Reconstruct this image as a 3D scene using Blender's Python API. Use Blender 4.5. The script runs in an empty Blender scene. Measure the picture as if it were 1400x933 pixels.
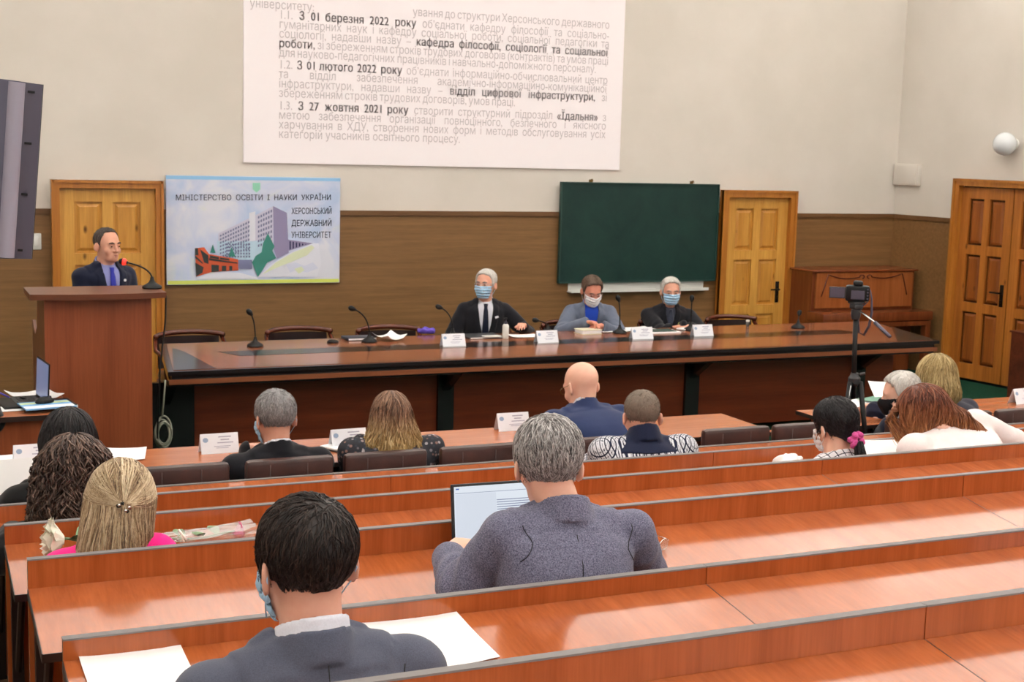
import bpy, bmesh, math, random
import numpy as np
from mathutils import Vector, Matrix

random.seed(7)
rng = np.random.default_rng(7)
SC = bpy.context.scene
COL = SC.collection

# ------------------------------------------------------------------ camera
ZC = 2.35                       # eye height above the hall floor
YAW, PITCH, ROLL, FPX = 0.42294939, -0.13929317, 0.02732465, 1903.47
SD, ZEN = math.sin, math.cos
_f = np.array([SD(YAW)*ZEN(PITCH), ZEN(YAW)*ZEN(PITCH), SD(PITCH)])
_r0 = np.array([ZEN(YAW), -SD(YAW), 0.0])
_u0 = np.cross(_r0, _f)
_r = ZEN(ROLL)*_r0 + SD(ROLL)*_u0
_u = -SD(ROLL)*_r0 + ZEN(ROLL)*_u0
cam_d = bpy.data.cameras.new('camera')
cam_d.sensor_width = 36.0
cam_d.lens = 36.0*FPX/1400.0
cam_d.clip_start = 0.05
cam_d.clip_end = 100
cam_d.dof.use_dof = True
cam_d.dof.focus_distance = 3.6
cam_d.dof.aperture_fstop = 14.0
cam = bpy.data.objects.new('camera', cam_d)
COL.objects.link(cam)
cam.matrix_world = Matrix(((_r[0], _u[0], -_f[0], 0), (_r[1], _u[1], -_f[1], 0), (_r[2], _u[2], -_f[2], ZC), (0, 0, 0, 1)))
SC.camera = cam

# ------------------------------------------------------------------ exposure, daylight, added uplights
SC.view_settings.view_transform = 'Standard'
SC.view_settings.look = 'None'
SC.view_settings.gamma = 1.0
SC.view_settings.use_curve_mapping = False
SC.view_settings.exposure = -0.10
world = bpy.data.worlds.new('daylight')
SC.world = world
world.use_nodes = True
world.node_tree.nodes['Background'].inputs['Color'].default_value = (0.93, 0.96, 1.0, 1)
world.node_tree.nodes['Background'].inputs['Strength'].default_value = 1.0
UPLIGHT_W = 50.0                   # watts of each added uplight
WINDOW_W = 150.0                # daylight through each tall window of the rear wall

# measured positions: pixel of the photograph + a known depth / height -> metres
def ray(px, py):
    return ((px-700)/FPX)*_r - ((py-466.5)/FPX)*_u + _f
def PY(px, py, Y):
    d = ray(px, py); return Vector(d*(Y/d[1])) + Vector((0, 0, ZC))
def PZ(px, py, z):
    d = ray(px, py); return Vector(d*((z-ZC)/d[2])) + Vector((0, 0, ZC))

# ------------------------------------------------------------------ materials
MATS = {}
def new_mat(name, color=(.8, .8, .8), rough=.5, metal=0, spec=.5, **kw):
    m = bpy.data.materials.new(name); m.use_nodes = True
    b = m.node_tree.nodes['Principled BSDF']
    b.inputs['Base Color'].default_value = (*color, 1)
    b.inputs['Roughness'].default_value = rough
    b.inputs['Metallic'].default_value = metal
    b.inputs['Specular IOR Level'].default_value = spec
    for k, v in kw.items():
        b.inputs[k.replace('_', ' ')].default_value = v
    MATS[name] = m
    return m
def srgb(r, g, b):
    f = lambda c: (c/255/12.92) if c/255 <= .04045 else ((c/255+.055)/1.055)**2.4
    return (f(r), f(g), f(b))
def NODES(m):
    return m.node_tree.nodes, m.node_tree.links, m.node_tree.nodes['Principled BSDF']
def coords(m, scale=(1, 1, 1), kind='Object', rnd=True):
    n, l, b = NODES(m)
    tc = n.new('ShaderNodeTexCoord'); mp = n.new('ShaderNodeMapping')
    mp.inputs['Scale'].default_value = scale
    l.new(tc.outputs[kind], mp.inputs['Vector'])
    if rnd:
        oi = n.new('ShaderNodeObjectInfo'); mu = n.new('ShaderNodeMath'); mu.operation = 'MULTIPLY'
        mu.inputs[1].default_value = 37.0
        l.new(oi.outputs['Random'], mu.inputs[0])
        ad = n.new('ShaderNodeVectorMath'); ad.operation = 'ADD'
        l.new(mp.outputs[0], ad.inputs[0]); l.new(mu.outputs[0], ad.inputs[1])
        return ad.outputs[0]
    return mp.outputs[0]
def ramp(m, fac, stops):
    n, l, b = NODES(m)
    r = n.new('ShaderNodeValToRGB')
    while len(r.color_ramp.elements) < len(stops): r.color_ramp.elements.new(.5)
    for e, (p, c) in zip(r.color_ramp.elements, stops):
        e.position = p; e.color = (*c, 1)
    l.new(fac, r.inputs[0])
    return r.outputs[0]
def noise(m, vec, scale=5, detail=4, rough=.55, dist=0):
    n, l, b = NODES(m)
    t = n.new('ShaderNodeTexNoise')
    t.inputs['Scale'].default_value = scale; t.inputs['Detail'].default_value = detail
    t.inputs['Roughness'].default_value = rough; t.inputs['Distortion'].default_value = dist
    l.new(vec, t.inputs['Vector'])
    return t.outputs['Fac']
def bump(m, h, strength=.2, dist=.002):
    n, l, b = NODES(m)
    bp = n.new('ShaderNodeBump'); bp.inputs['Strength'].default_value = strength; bp.inputs['Distance'].default_value = dist
    l.new(h, bp.inputs['Height']); l.new(bp.outputs[0], b.inputs['Normal'])
def mixcol(m, fac, c1, c2, mode='MIX'):
    n, l, b = NODES(m)
    x = n.new('ShaderNodeMix'); x.data_type = 'RGBA'; x.blend_type = mode
    for s, i in ((fac, 0), (c1, 6), (c2, 7)):
        if hasattr(s, 'links'): l.new(s, x.inputs[i])
        elif isinstance(s, (int, float)): x.inputs[i].default_value = s
        else: x.inputs[i].default_value = (*s, 1)
    return x.outputs[2]
def wood(name, dark, light, axis='z', rough=.2, fine=1.0, spec=.5, knots=False, stretch=14):
    m = new_mat(name, light, rough, spec=spec)
    n, l, b = NODES(m)
    sc = {'x': (.7, stretch, stretch), 'y': (stretch, .7, stretch), 'z': (stretch, stretch, .7)}[axis]
    v = coords(m, tuple(s*fine for s in sc))
    f1 = noise(m, v, 1.0, 5, .6, .6)
    f2 = noise(m, v, 7.0, 3, .6, .2)
    mid = tuple((a+c)/2 for a, c in zip(dark, light))
    c1 = ramp(m, f1, [(.3, dark), (.5, mid), (.68, light)])
    c2 = ramp(m, f2, [(.35, tuple(x*.8 for x in mid)), (.65, light)])
    c = mixcol(m, .35, c1, c2)
    if knots:
        vk = coords(m, (2.2, 2.2, 1.1))
        vo = n.new('ShaderNodeTexVoronoi'); vo.inputs['Scale'].default_value = 2.3
        l.new(vk, vo.inputs['Vector'])
        fk = ramp(m, vo.outputs['Distance'], [(.03, (1, 1, 1)), (.11, (0, 0, 0))])
        c = mixcol(m, fk, c, tuple(x*.35 for x in dark))
    l.new(c, b.inputs['Base Color'])
    return m
def fabric(name, color, var=.25, scale=350, rough=.9, bumpy=.25, speck=None):
    m = new_mat(name, color, rough, spec=.15)
    n, l, b = NODES(m)
    v = coords(m)
    f = noise(m, v, scale, 2, .7)
    g = noise(m, v, 18, 3, .6)
    c1 = tuple(x*(1-var) for x in color); c2 = tuple(min(1, x*(1+var)) for x in (speck or color))
    c = ramp(m, f, [(.35, c1), (.65, c2)])
    c = mixcol(m, .25, c, ramp(m, g, [(.3, tuple(x*.8 for x in color)), (.7, tuple(min(1, x*1.15) for x in color))]))
    l.new(c, b.inputs['Base Color'])
    bump(m, f, bumpy, .0015)
    b.inputs['Sheen Weight'].default_value = .15
    return m

wood('desk_laminate', srgb(152, 74, 34), srgb(190, 102, 54), 'z', .16, 1.0, .5)
wood('desk_top_laminate', srgb(150, 74, 34), srgb(184, 100, 52), 'y', .13, 1.0, .8)
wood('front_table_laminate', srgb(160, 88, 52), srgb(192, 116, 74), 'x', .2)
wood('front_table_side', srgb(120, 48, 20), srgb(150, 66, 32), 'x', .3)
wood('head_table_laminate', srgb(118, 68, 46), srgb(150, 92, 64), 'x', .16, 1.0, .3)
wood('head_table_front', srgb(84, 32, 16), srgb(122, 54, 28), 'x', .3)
wood('lectern_veneer', srgb(126, 62, 36), srgb(156, 84, 52), 'z', .3, .8)
wood('lectern_dark', srgb(86, 46, 28), srgb(110, 62, 40), 'x', .3)
wood('pine', srgb(186, 124, 44), srgb(226, 172, 84), 'z', .35, .8, .5, True)
wood('pine_panel', srgb(178, 114, 38), srgb(216, 158, 72), 'z', .35, .8, .5, True)
wood('pine_frame', srgb(158, 92, 30), srgb(196, 128, 52), 'z', .3, .8, .5)
wood('pine_red', srgb(140, 78, 28), srgb(196, 122, 50), 'z', .35, .8, .5, True)
wood('pine_red_dark', srgb(112, 58, 22), srgb(164, 92, 36), 'z', .35, .8, .5, True)
wood('wainscot', srgb(112, 80, 46), srgb(142, 104, 64), 'x', .45, 1.6, .4, False, 22)
wood('wainscot_rail', srgb(96, 64, 36), srgb(118, 84, 50), 'x', .45, 1.6, .4)
wood('piano_wood', srgb(98, 46, 24), srgb(130, 68, 36), 'z', .25, .8)
wood('chair_wood', srgb(70, 32, 22), srgb(104, 50, 34), 'x', .25, .8)
for _w in ('desk_top_laminate', 'front_table_laminate'):
    MATS[_w].node_tree.nodes['Principled BSDF'].inputs['Coat Weight'].default_value = .28 if _w[0] == 'd' else .12
    MATS[_w].node_tree.nodes['Principled BSDF'].inputs['Coat Roughness'].default_value = .10
    MATS[_w].node_tree.nodes['Principled BSDF'].inputs['Coat IOR'].default_value = 1.7
new_mat('edge_grey', srgb(128, 124, 124), .6, spec=.25)
new_mat('edge_dark', srgb(46, 34, 30), .35)
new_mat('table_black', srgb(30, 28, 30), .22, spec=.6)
new_mat('inlay_black', srgb(36, 32, 32), .16, spec=.2)
new_mat('frame_metal', srgb(46, 34, 30), .4, .3)
new_mat('chrome', (.75, .75, .76), .2, 1)
new_mat('plastic_black', srgb(15, 15, 17), .45, spec=.3)
new_mat('plastic_dark', srgb(44, 46, 50), .4)
new_mat('plastic_grey', srgb(84, 82, 98), .3, .35, spec=.6)
new_mat('plastic_white', srgb(226, 226, 222), .4)
new_mat('paper', srgb(244, 244, 246), .8, spec=.2)
new_mat('card', srgb(238, 240, 248), .6, spec=.3)
new_mat('ink_grey', srgb(176, 176, 196), .8)
new_mat('ink_dark', srgb(52, 52, 84), .8)
new_mat('leather_dark', srgb(44, 32, 32), .3, spec=.6)
new_mat('brass', srgb(120, 96, 56), .3, 1)
new_mat('handle_black', srgb(30, 24, 20), .35, .5)
new_mat('cable_grey', srgb(150, 152, 136), .5)
new_mat('cable_black', srgb(24, 22, 22), .5)
new_mat('red_light', srgb(220, 30, 30), .3, Emission_Color=(1, .05, .03, 1), Emission_Strength=1.2)
new_mat('chalkboard', srgb(22, 52, 48), .5, spec=.3)
m = MATS['chalkboard']; v = coords(m)
NODES(m)[1].new(ramp(m, noise(m, v, 3, 6, .7, .4), [(.3, srgb(18, 46, 44)), (.7, srgb(27, 60, 54))]), NODES(m)[2].inputs['Base Color'])
m = new_mat('wall_paint', srgb(220, 213, 205), .85, spec=.2); v = coords(m)
NODES(m)[1].new(ramp(m, noise(m, v, 1.2, 4), [(.35, srgb(216, 209, 200)), (.65, srgb(224, 217, 209))]), NODES(m)[2].inputs['Base Color'])
bump(m, noise(m, v, 60, 3), .1, .003)
new_mat('ceiling_paint', srgb(236, 234, 228), .9, spec=.2)
m = new_mat('carpet', srgb(24, 62, 46), .95, spec=.1); v = coords(m)
NODES(m)[1].new(ramp(m, noise(m, v, 140, 3), [(.3, srgb(16, 50, 36)), (.7, srgb(32, 76, 58))]), NODES(m)[2].inputs['Base Color'])
bump(m, noise(m, v, 300, 2), .5, .004)
m = new_mat('step_lino', srgb(92, 66, 46), .5); v = coords(m)
NODES(m)[1].new(ramp(m, noise(m, v, 30, 3), [(.3, srgb(84, 58, 40)), (.7, srgb(100, 74, 52))]), NODES(m)[2].inputs['Base Color'])
m = new_mat('leather_brown', srgb(58, 34, 30), .32, spec=.6); v = coords(m)
NODES(m)[1].new(ramp(m, noise(m, v, 12, 4), [(.3, srgb(50, 28, 25)), (.7, srgb(68, 41, 36))]), NODES(m)[2].inputs['Base Color'])
bump(m, noise(m, v, 160, 3), .25, .002)

# ------------------------------------------------------------------ mesh helpers
class MB:
    """collects shapes into one mesh"""
    def __init__(s): s.v = []; s.f = []; s.mi = []; s.cur = 0
    def add(s, vs, fs):
        o = len(s.v); s.v += [tuple(p) for p in vs]; s.f += [tuple(i+o for i in f) for f in fs]; s.mi += [s.cur]*len(fs); return s
    def box(s, c, d, rot=None, bev=0.0):
        x, y, z = (q/2 for q in d)
        if bev > 0:
            b = min(bev, x*.98, y*.98, z*.98)
            vs = []; 
            bm = bmesh.new(); bmesh.ops.create_cube(bm, size=1)
            for q in bm.verts: q.co = Vector((q.co.x*d[0], q.co.y*d[1], q.co.z*d[2]))
            bmesh.ops.bevel(bm, geom=list(bm.edges), offset=b, segments=2, affect='EDGES', profile=.5)
            bm.verts.index_update()
            vs = [q.co.copy() for q in bm.verts]; fs = [[q.index for q in f.verts] for f in bm.faces]; bm.free()
        else:
            vs = [Vector(p) for p in ((-x,-y,-z),(x,-y,-z),(x,y,-z),(-x,y,-z),(-x,-y,z),(x,-y,z),(x,y,z),(-x,y,z))]
            fs = [(0,3,2,1),(4,5,6,7),(0,1,5,4),(1,2,6,5),(2,3,7,6),(3,0,4,7)]
        if rot is not None: vs = [rot @ p for p in vs]
        return s.add([p+Vector(c) for p in vs], fs)
    def tube(s, pts, r, n=8, cap=True):
        pts = [Vector(p) for p in pts]; rs = r if isinstance(r, (list, tuple)) else [r]*len(pts)
        vs = []; fs = []; up = None
        for i, p in enumerate(pts):
            t = (pts[min(i+1, len(pts)-1)]-pts[max(i-1, 0)]).normalized()
            if up is None:
                up = Vector((0, 0, 1)) if abs(t.z) < .9 else Vector((1, 0, 0))
            a = t.cross(up).normalized(); b = a.cross(t).normalized(); up = b
            for k in range(n):
                w = 2*math.pi*k/n; vs.append(p+(a*math.cos(w)+b*math.sin(w))*rs[i])
        for i in range(len(pts)-1):
            for k in range(n):
                fs.append((i*n+k, i*n+(k+1) % n, (i+1)*n+(k+1) % n, (i+1)*n+k))
        if cap: fs += [tuple(range(n))[::-1], tuple((len(pts)-1)*n+k for k in range(n))]
        return s.add(vs, fs)
    def lathe(s, prof, c=(0, 0, 0), n=20, rot=None):
        vs = []; fs = []
        for (r, z) in prof:
            for k in range(n):
                w = 2*math.pi*k/n; p = Vector((r*math.cos(w), r*math.sin(w), z))
                vs.append((rot @ p if rot is not None else p)+Vector(c))
        for i in range(len(prof)-1):
            for k in range(n): fs.append((i*n+k, i*n+(k+1) % n, (i+1)*n+(k+1) % n, (i+1)*n+k))
        fs += [tuple(range(n))[::-1], tuple((len(prof)-1)*n+k for k in range(n))]
        return s.add(vs, fs)
    def prism(s, outline, ext, at=None):
        """outline: list of 3-d points (planar), ext: extrusion vector"""
        n = len(outline); e = Vector(ext); vs = [Vector(p) for p in outline]+[Vector(p)+e for p in outline]
        fs = [tuple(range(n))[::-1], tuple(range(n, 2*n))]+[(k, (k+1) % n, n+(k+1) % n, n+k) for k in range(n)]
        return s.add(vs, fs)
    def obj(s, name, mat, parent=None, smooth=False, loc=None, mats=None):
        me = bpy.data.meshes.new(name); me.from_pydata(s.v, [], s.f); me.validate()
        bm = bmesh.new(); bm.from_mesh(me); bmesh.ops.recalc_face_normals(bm, faces=bm.faces); bm.to_mesh(me); bm.free()
        return link(name, me, mat, parent, smooth, loc, mats, s.mi)
def link(name, me, mat, parent=None, smooth=False, loc=None, mats=None, mi=None):
    o = bpy.data.objects.new(name, me); COL.objects.link(o)
    for q in (mats or [mat]): me.materials.append(MATS[q] if isinstance(q, str) else q)
    if mats and mi:
        me.polygons.foreach_set('material_index', mi[:len(me.polygons)])
    if smooth == 'auto':
        me.polygons.foreach_set('use_smooth', [True]*len(me.polygons)); me.set_sharp_from_angle(angle=math.radians(38))
    elif smooth: me.polygons.foreach_set('use_smooth', [True]*len(me.polygons))
    if loc is not None: o.location = loc
    if parent is not None: o.parent = parent
    return o
def tag(o, label=None, cat=None, group=None, kind=None):
    if label: o['label'] = label
    if cat: o['category'] = cat
    if group: o['group'] = group
    if kind: o['kind'] = kind
    return o
def thing(name, label, cat, loc=(0, 0, 0), rz=0, group=None):
    o = bpy.data.objects.new(name, None); COL.objects.link(o); o.location = loc; o.rotation_euler = (0, 0, rz)
    o.empty_display_size = .1
    return tag(o, label, cat, group)
def struct(o): o['kind'] = 'structure'; return o
def dup(root, loc, rz=0, label=None, group=None):
    r = root.copy(); COL.objects.link(r); r.location = loc; r.rotation_euler = (0, 0, rz)
    if label: r['label'] = label
    if group: r['group'] = group
    for ch in list(root.children):
        c = ch.copy(); COL.objects.link(c); c.parent = r
        for g in list(ch.children):
            d = g.copy(); COL.objects.link(d); d.parent = c
    return r
from mathutils.geometry import delaunay_2d_cdt
_GL = {}
def _outline(body):
    c = bpy.data.curves.new('t', 'FONT'); c.body = body; c.size = 1.0; c.resolution_u = 2; c.dimensions = '3D'
    o = bpy.data.objects.new('t', c); COL.objects.link(o)
    bpy.context.view_layer.update()
    me = bpy.data.meshes.new_from_object(o.evaluated_get(bpy.context.evaluated_depsgraph_get()))
    vs = [Vector((v.co.x, v.co.y)) for v in me.vertices]; es = [tuple(e.vertices) for e in me.edges]
    bpy.data.objects.remove(o); bpy.data.curves.remove(c); bpy.data.meshes.remove(me)
    return vs, es
def glyph(ch):
    """outline of one letter filled by its winding number, and its advance width"""
    if ch in _GL: return _GL[ch]
    vs, es = _outline(ch); adv = max(v.x for v in _outline(ch+'|')[0])-max(v.x for v in _outline('|')[0])
    out = ([], [])
    if vs:
        pv, pe, pf, _, _, _ = delaunay_2d_cdt(vs, es, [], 0, 1e-6)
        keep = []
        for f in pf:
            c = sum((pv[i] for i in f), Vector((0, 0)))/len(f); w = 0
            for a, b in es:
                p, q = vs[a], vs[b]
                if (p.y <= c.y) != (q.y <= c.y):
                    x = p.x+(c.y-p.y)/(q.y-p.y)*(q.x-p.x)
                    if x > c.x: w += 1 if q.y > p.y else -1
            if w: keep.append(list(f))
        out = (list(pv), keep)
    _GL[ch] = (out, adv); return _GL[ch]
def text_mesh(body, size, bold=0.0, sx=1.0):
    """flat lettering; bold thickens the strokes sideways"""
    V, F, x = [], [], 0.0
    for ch in body:
        if ch == ' ': x += .28; continue
        (pv, pf), adv = glyph(ch)
        for dx in ((0,) if not bold else (-bold, 0, bold)):
            o = len(V); V += [Vector(((p.x+x+dx)*size*sx, p.y*size, 0)) for p in pv]; F += [[i+o for i in f] for f in pf]
        x += adv+bold
    return V, F

# ================================================================== the hall
S = ZC/2.2
YW = 11.8*S                                   # front wall (with chalkboard)
XC = 9.684*S                                  # right front corner
SK = 0.1242                                   # the right wall opens outwards towards the audience
CEIL = 4.9
XL = -1.9                                     # left wall
YB = -3.2                                     # rear of the hall
XRB = XC + SK*(YW-YB)
WH = 1.578*S                                  # wainscot height
# tiers: row panel depth, panel top, desk far edge
PITCHR = .824
ROWS = []                                     # (Y, ztop, zdesk, tier floor) for rows 0..5
_s_top = {5: .4217, 4: .3583, 3: .297, 2: .271, 1: .2566}
_s_dk = {5: .4551, 4: .3745, 3: .3182, 2: .2849, 1: .2690, 0: .2519}
for k in range(6):
    Y = 2.14 + PITCHR*(5-k)
    zd = ZC-_s_dk[k]*Y
    zt = ZC-_s_top[k]*Y if k in _s_top else zd+.004
    ROWS.append((Y, zt, zd, max(0.0, zd-.752)))

# floor and stepped tiers
struct(MB().box((3.5, (YW+5.4)/2, -.05), (14.5, YW-5.4+.6, .1)).obj('floor', 'carpet'))
st = MB()
for k in range(1, 6):
    y1 = ROWS[k-1][0]; y0 = ROWS[k][0] if k < 5 else YB-.3
    z = ROWS[k][3]
    if k == 1: z = max(z, .12)
    st.box((4.3, (y0+y1)/2, z/2-.03), (13.0, y1-y0, z+.06))
st.box((4.3, 5.9, -.05), (13, 1.2, .1))
TIER = [ROWS[0][3]] + [ROWS[k][3] for k in range(1, 6)]
TIER[1] = max(TIER[1], .12); TIER[0] = 0.0
struct(st.obj('floor_steps', 'step_lino'))
struct(MB().box((4.3, (YW+YB)/2, CEIL+.05), (14.5, YW-YB+.4, .1)).obj('ceiling', 'ceiling_paint'))
struct(MB().box(((XL+XC)/2, YW+.1, CEIL/2), (XC-XL+.4, .2, CEIL)).obj('wall_front', 'wall_paint'))
struct(MB().box((XL-.1, (YW+YB)/2, CEIL/2), (.2, YW-YB+.4, CEIL)).obj('wall_left', 'wall_paint'))
rw = MB(); rw.prism([(XC, YW, 0), (XRB, YB, 0), (XRB+.2, YB, 0), (XC+.2, YW+.2, 0)], (0, 0, CEIL))
struct(rw.obj('wall_right', 'wall_paint'))
# rear wall with three tall windows
rb = MB(); xs = [XL, -.6, 2.4, 3.6, 6.6, 7.8, 10.8, XRB]
rb.box(((XL+XRB)/2, YB-.1, .5), (XRB-XL, .2, 1.0)); rb.box(((XL+XRB)/2, YB-.1, CEIL-.25), (XRB-XL, .2, .5))
for a, b in ((0, 1), (2, 3), (4, 5), (6, 7)):
    rb.box(((xs[a]+xs[b])/2, YB-.1, CEIL/2+.25), (xs[b]-xs[a], .2, CEIL-1.5))
struct(rb.obj('wall_rear', 'wall_paint'))
for i, (a, b) in enumerate(((1, 2), (3, 4), (5, 6))):
    w = bpy.data.objects.new('window_%d' % (i+1), None); COL.objects.link(w); struct(w)
    w.location = ((xs[a]+xs[b])/2, YB-.1, 1.0)
    fr = MB(); W = xs[b]-xs[a]; H = CEIL-1.5
    for x in (-W/2+.04, -W/6, W/6, W/2-.04): fr.box((x, 0, H/2), (.08, .08, H))
    for z in (.04, H*.7, H-.04): fr.box((0, 0, z), (W, .08, .08))
    fr.obj('window_frame', 'plastic_white', w)
    ld = bpy.data.lights.new('daylight', 'AREA'); ld.shape = 'RECTANGLE'; ld.size = W-.2; ld.size_y = H-.2
    ld.energy = WINDOW_W; ld.color = (.95, .98, 1.0)
    lo = bpy.data.objects.new('daylight', ld); COL.objects.link(lo); lo.location = ((xs[a]+xs[b])/2, YB+.05, 1.0+H/2)
    lo.rotation_euler = (math.radians(90), 0, math.radians(180))
# uplights added out of view to brighten the ceiling and fill the hall
lum = None; ZUPLIGHT = 3.6
for j, y in enumerate((-1.2, 1.2, 3.6, 6.0, 8.4, 10.6)):
    for i, x in enumerate((-.4, 2.2, 4.8, 7.4, 9.6)):
        if lum is None:
            lum = thing('added_uplight', 'added white uplight below the hall ceiling, out of view', 'lamp', (x, y, ZUPLIGHT), 0, 'added uplights out of view')
            hb = MB(); hb.box((0, 0, -.035), (1.20, .16, .03), None, .01); hb.obj('added_uplight_body', 'plastic_white', lum)
            for q in (-.5, .5): MB().tube([(q, 0, -.03), (q, 0, CEIL-ZUPLIGHT)], .004, 5).obj('added_uplight_wire', 'chrome', lum)
        else:
            dup(lum, (x, y, max(ZUPLIGHT, 2.42+.155*y)))
        ld = bpy.data.lights.new('added_uplight_light', 'AREA'); ld.shape = 'RECTANGLE'; ld.size = 1.16; ld.size_y = .12
        ld.energy = UPLIGHT_W; ld.color = (1.0, .975, .94)
        lo = bpy.data.objects.new('added_uplight_light', ld); COL.objects.link(lo); lo.location = (x, y, max(ZUPLIGHT, 2.42+.155*y)); lo.rotation_euler = (math.pi, 0, 0)

# wainscot on the front and right walls
struct(MB().box(((XL+XC)/2, YW-.012, WH/2), (XC-XL, .024, WH)).obj('trim_1', 'wainscot'))
struct(MB().box(((XL+XC)/2, YW-.02, WH), (XC-XL, .045, .045)).obj('trim_2', 'wainscot_rail'))
AR = math.atan(SK)                            # right-wall frame: local x runs along the wall towards the camera, y into the room
RW = bpy.data.objects.new('x', None)
def rw_point(t, off, z):                      # t metres from the corner towards the audience, off metres into the room
    return Vector((XC+math.sin(AR)*t-math.cos(AR)*off, YW-math.cos(AR)*t-math.sin(AR)*off, z))
RROT = Matrix.Rotation(-math.pi/2+AR, 3, 'Z')  # local x -> along wall to the camera
def rwbox(mb, t, off, z, d): mb.box(rw_point(t, off, z), d, RROT)
DT0, DT1 = .94, 2.43                          # outer edges of the double door frame along the wall
w = MB(); rwbox(w, DT0/2, .012, WH/2, (DT0, .024, WH)); rwbox(w, (DT1+9)/2, .012, WH/2, (9-DT1, .024, WH)); struct(w.obj('trim_3', 'wainscot'))
w = MB(); rwbox(w, DT0/2, .02, WH, (DT0, .045, .045)); rwbox(w, (DT1+9)/2, .02, WH, (9-DT1, .045, .045)); struct(w.obj('trim_4', 'wainscot_rail'))

# doors --------------------------------------------------------------
def leaf(parent, w, h, cols, rows, mstile, mpanel, hand=None, dark=False):
    """a panelled door leaf, local x across, z up, front face towards -y; stiles, panels and mouldings"""
    st = MB(); pn = MB(); md = MB()
    sw, mw, rwid = .115*w/.75, .085*w/.75, .10
    inner = w-2*sw; cw = (inner-mw*(cols-1))/cols
    zs = []; tot = sum(rows); usable = h-.16-.12-rwid*(len(rows)-1); z = .16
    for i, r in enumerate(rows):
        zs.append((z, z+usable*r/tot)); z += usable*r/tot+rwid
    st.box((-w/2+sw/2, .02, h/2), (sw, .04, h)); st.box((w/2-sw/2, .02, h/2), (sw, .04, h))
    for c in range(cols-1): st.box((-w/2+sw+cw*(c+1)+mw*(c+.5), .02, h/2), (mw, .04, h))
    edges = [(0, .16)]+[(zs[i][1], zs[i+1][0]) for i in range(len(zs)-1)]+[(zs[-1][1], h)]
    for a, b in edges: st.box((0, .021, (a+b)/2), (inner+.002, .038, b-a))
    st.obj('stiles', mstile, parent)
    for c in range(cols):
        xa = -w/2+sw+c*(cw+mw); 
        for (a, b) in zs:
            p = MB(); p.box((xa+cw/2, .032, (a+b)/2), (cw, .014, b-a))
            # raised field with a sloped rim
            m_ = .045; o = [(xa+.02, a+.02), (xa+cw-.02, a+.02), (xa+cw-.02, b-.02), (xa+.02, b-.02)]
            i_ = [(xa+m_, a+m_), (xa+cw-m_, a+m_), (xa+cw-m_, b-m_), (xa+m_, b-m_)]
            vs = [(x, .026, z) for x, z in o]+[(x, .012, z) for x, z in i_]
            p.add(vs, [(4, 5, 6, 7), (0, 1, 5, 4), (1, 2, 6, 5), (2, 3, 7, 6), (3, 0, 4, 7)])
            p.obj('panel', mpanel, parent)
    if hand is not None:
        hx, hz = hand; hd = MB(); hd.box((hx, -.004, hz), (.045, .012, .23), None, .005)
        hd.tube([(hx, -.005, hz+.03), (hx, -.05, hz+.03), (hx-math.copysign(.11, hx), -.055, hz+.03)], .009)
        hd.lathe([(.012, -.012), (.014, 0), (.012, .012)], (hx, -.012, hz-.06), 12, Matrix.Rotation(math.pi/2, 3, 'X'))
        hd.obj('door_handle', 'handle_black', parent, 'auto')
def wall_door(name, x0, x1, ztop, fw, hand, xf0=None):
    d = bpy.data.objects.new(name, None); COL.objects.link(d); struct(d); d.location = ((x0+x1)/2, YW-.072, 0)
    W = x1-x0; fr = MB()
    fr.box((-W/2+fw/2, -.02, ztop/2), (fw, .07, ztop)); fr.box((W/2-fw/2, -.02, ztop/2), (fw, .07, ztop)); fr.box((0, -.02, ztop-fw/2), (W-2*fw, .07, fw))
    fr.box((-W/2+.012, -.045, ztop/2), (.024, .05, ztop)); fr.box((W/2-.012, -.045, ztop/2), (.024, .05, ztop)); fr.box((0, -.045, ztop-.012), (W-.02, .05, .024))
    fr.obj('door_frame', 'pine_frame', d)
    lf = bpy.data.objects.new('door_leaf', None); COL.objects.link(lf); lf.parent = d
    leaf(lf, W-2*fw, ztop-fw, 2, (1.0, 1.05, .95), 'pine', 'pine_panel', hand)
    return d
wall_door('door_1', 1.195*S, 2.078*S, 1.835*S, .068, None)
wall_door('door_2', 7.492*S, 8.365*S, 1.828*S, .075, (.30, .86))
d3 = bpy.data.objects.new('door_3', None); COL.objects.link(d3); struct(d3); d3.location = rw_point((DT0+DT1)/2, .072, 0); d3.rotation_euler = (0, 0, -math.pi/2+AR)
W3 = DT1-DT0; H3 = 2.0*S
fr = MB(); fw = .075
fr.box((-W3/2+fw/2, -.02, H3/2), (fw, .08, H3)); fr.box((W3/2-fw/2, -.02, H3/2), (fw, .08, H3)); fr.box((0, -.02, H3-fw/2), (W3-2*fw, .08, fw))
fr.box((-W3/2+.014, -.05, H3/2), (.028, .05, H3)); fr.box((0, -.05, H3-.014), (W3, .05, .028))
fr.obj('door_frame', 'pine_frame', d3)
for sgn in (-1, 1):
    lf = bpy.data.objects.new('door_leaf', None); COL.objects.link(lf); lf.parent = d3; LW = (W3-2*fw)/2-.006
    lf.location = (sgn*(LW/2+.006), 0, .03)
    leaf(lf, LW, H3-fw-.04, 2, (1.0, .92, .88), 'pine_red', 'pine_red_dark', (LW/2-.06, .92) if sgn < 0 else None)
MB().box((0, .03, H3/2), (W3-2*fw, .01, H3)).obj('door_gap', 'plastic_black', d3)
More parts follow.
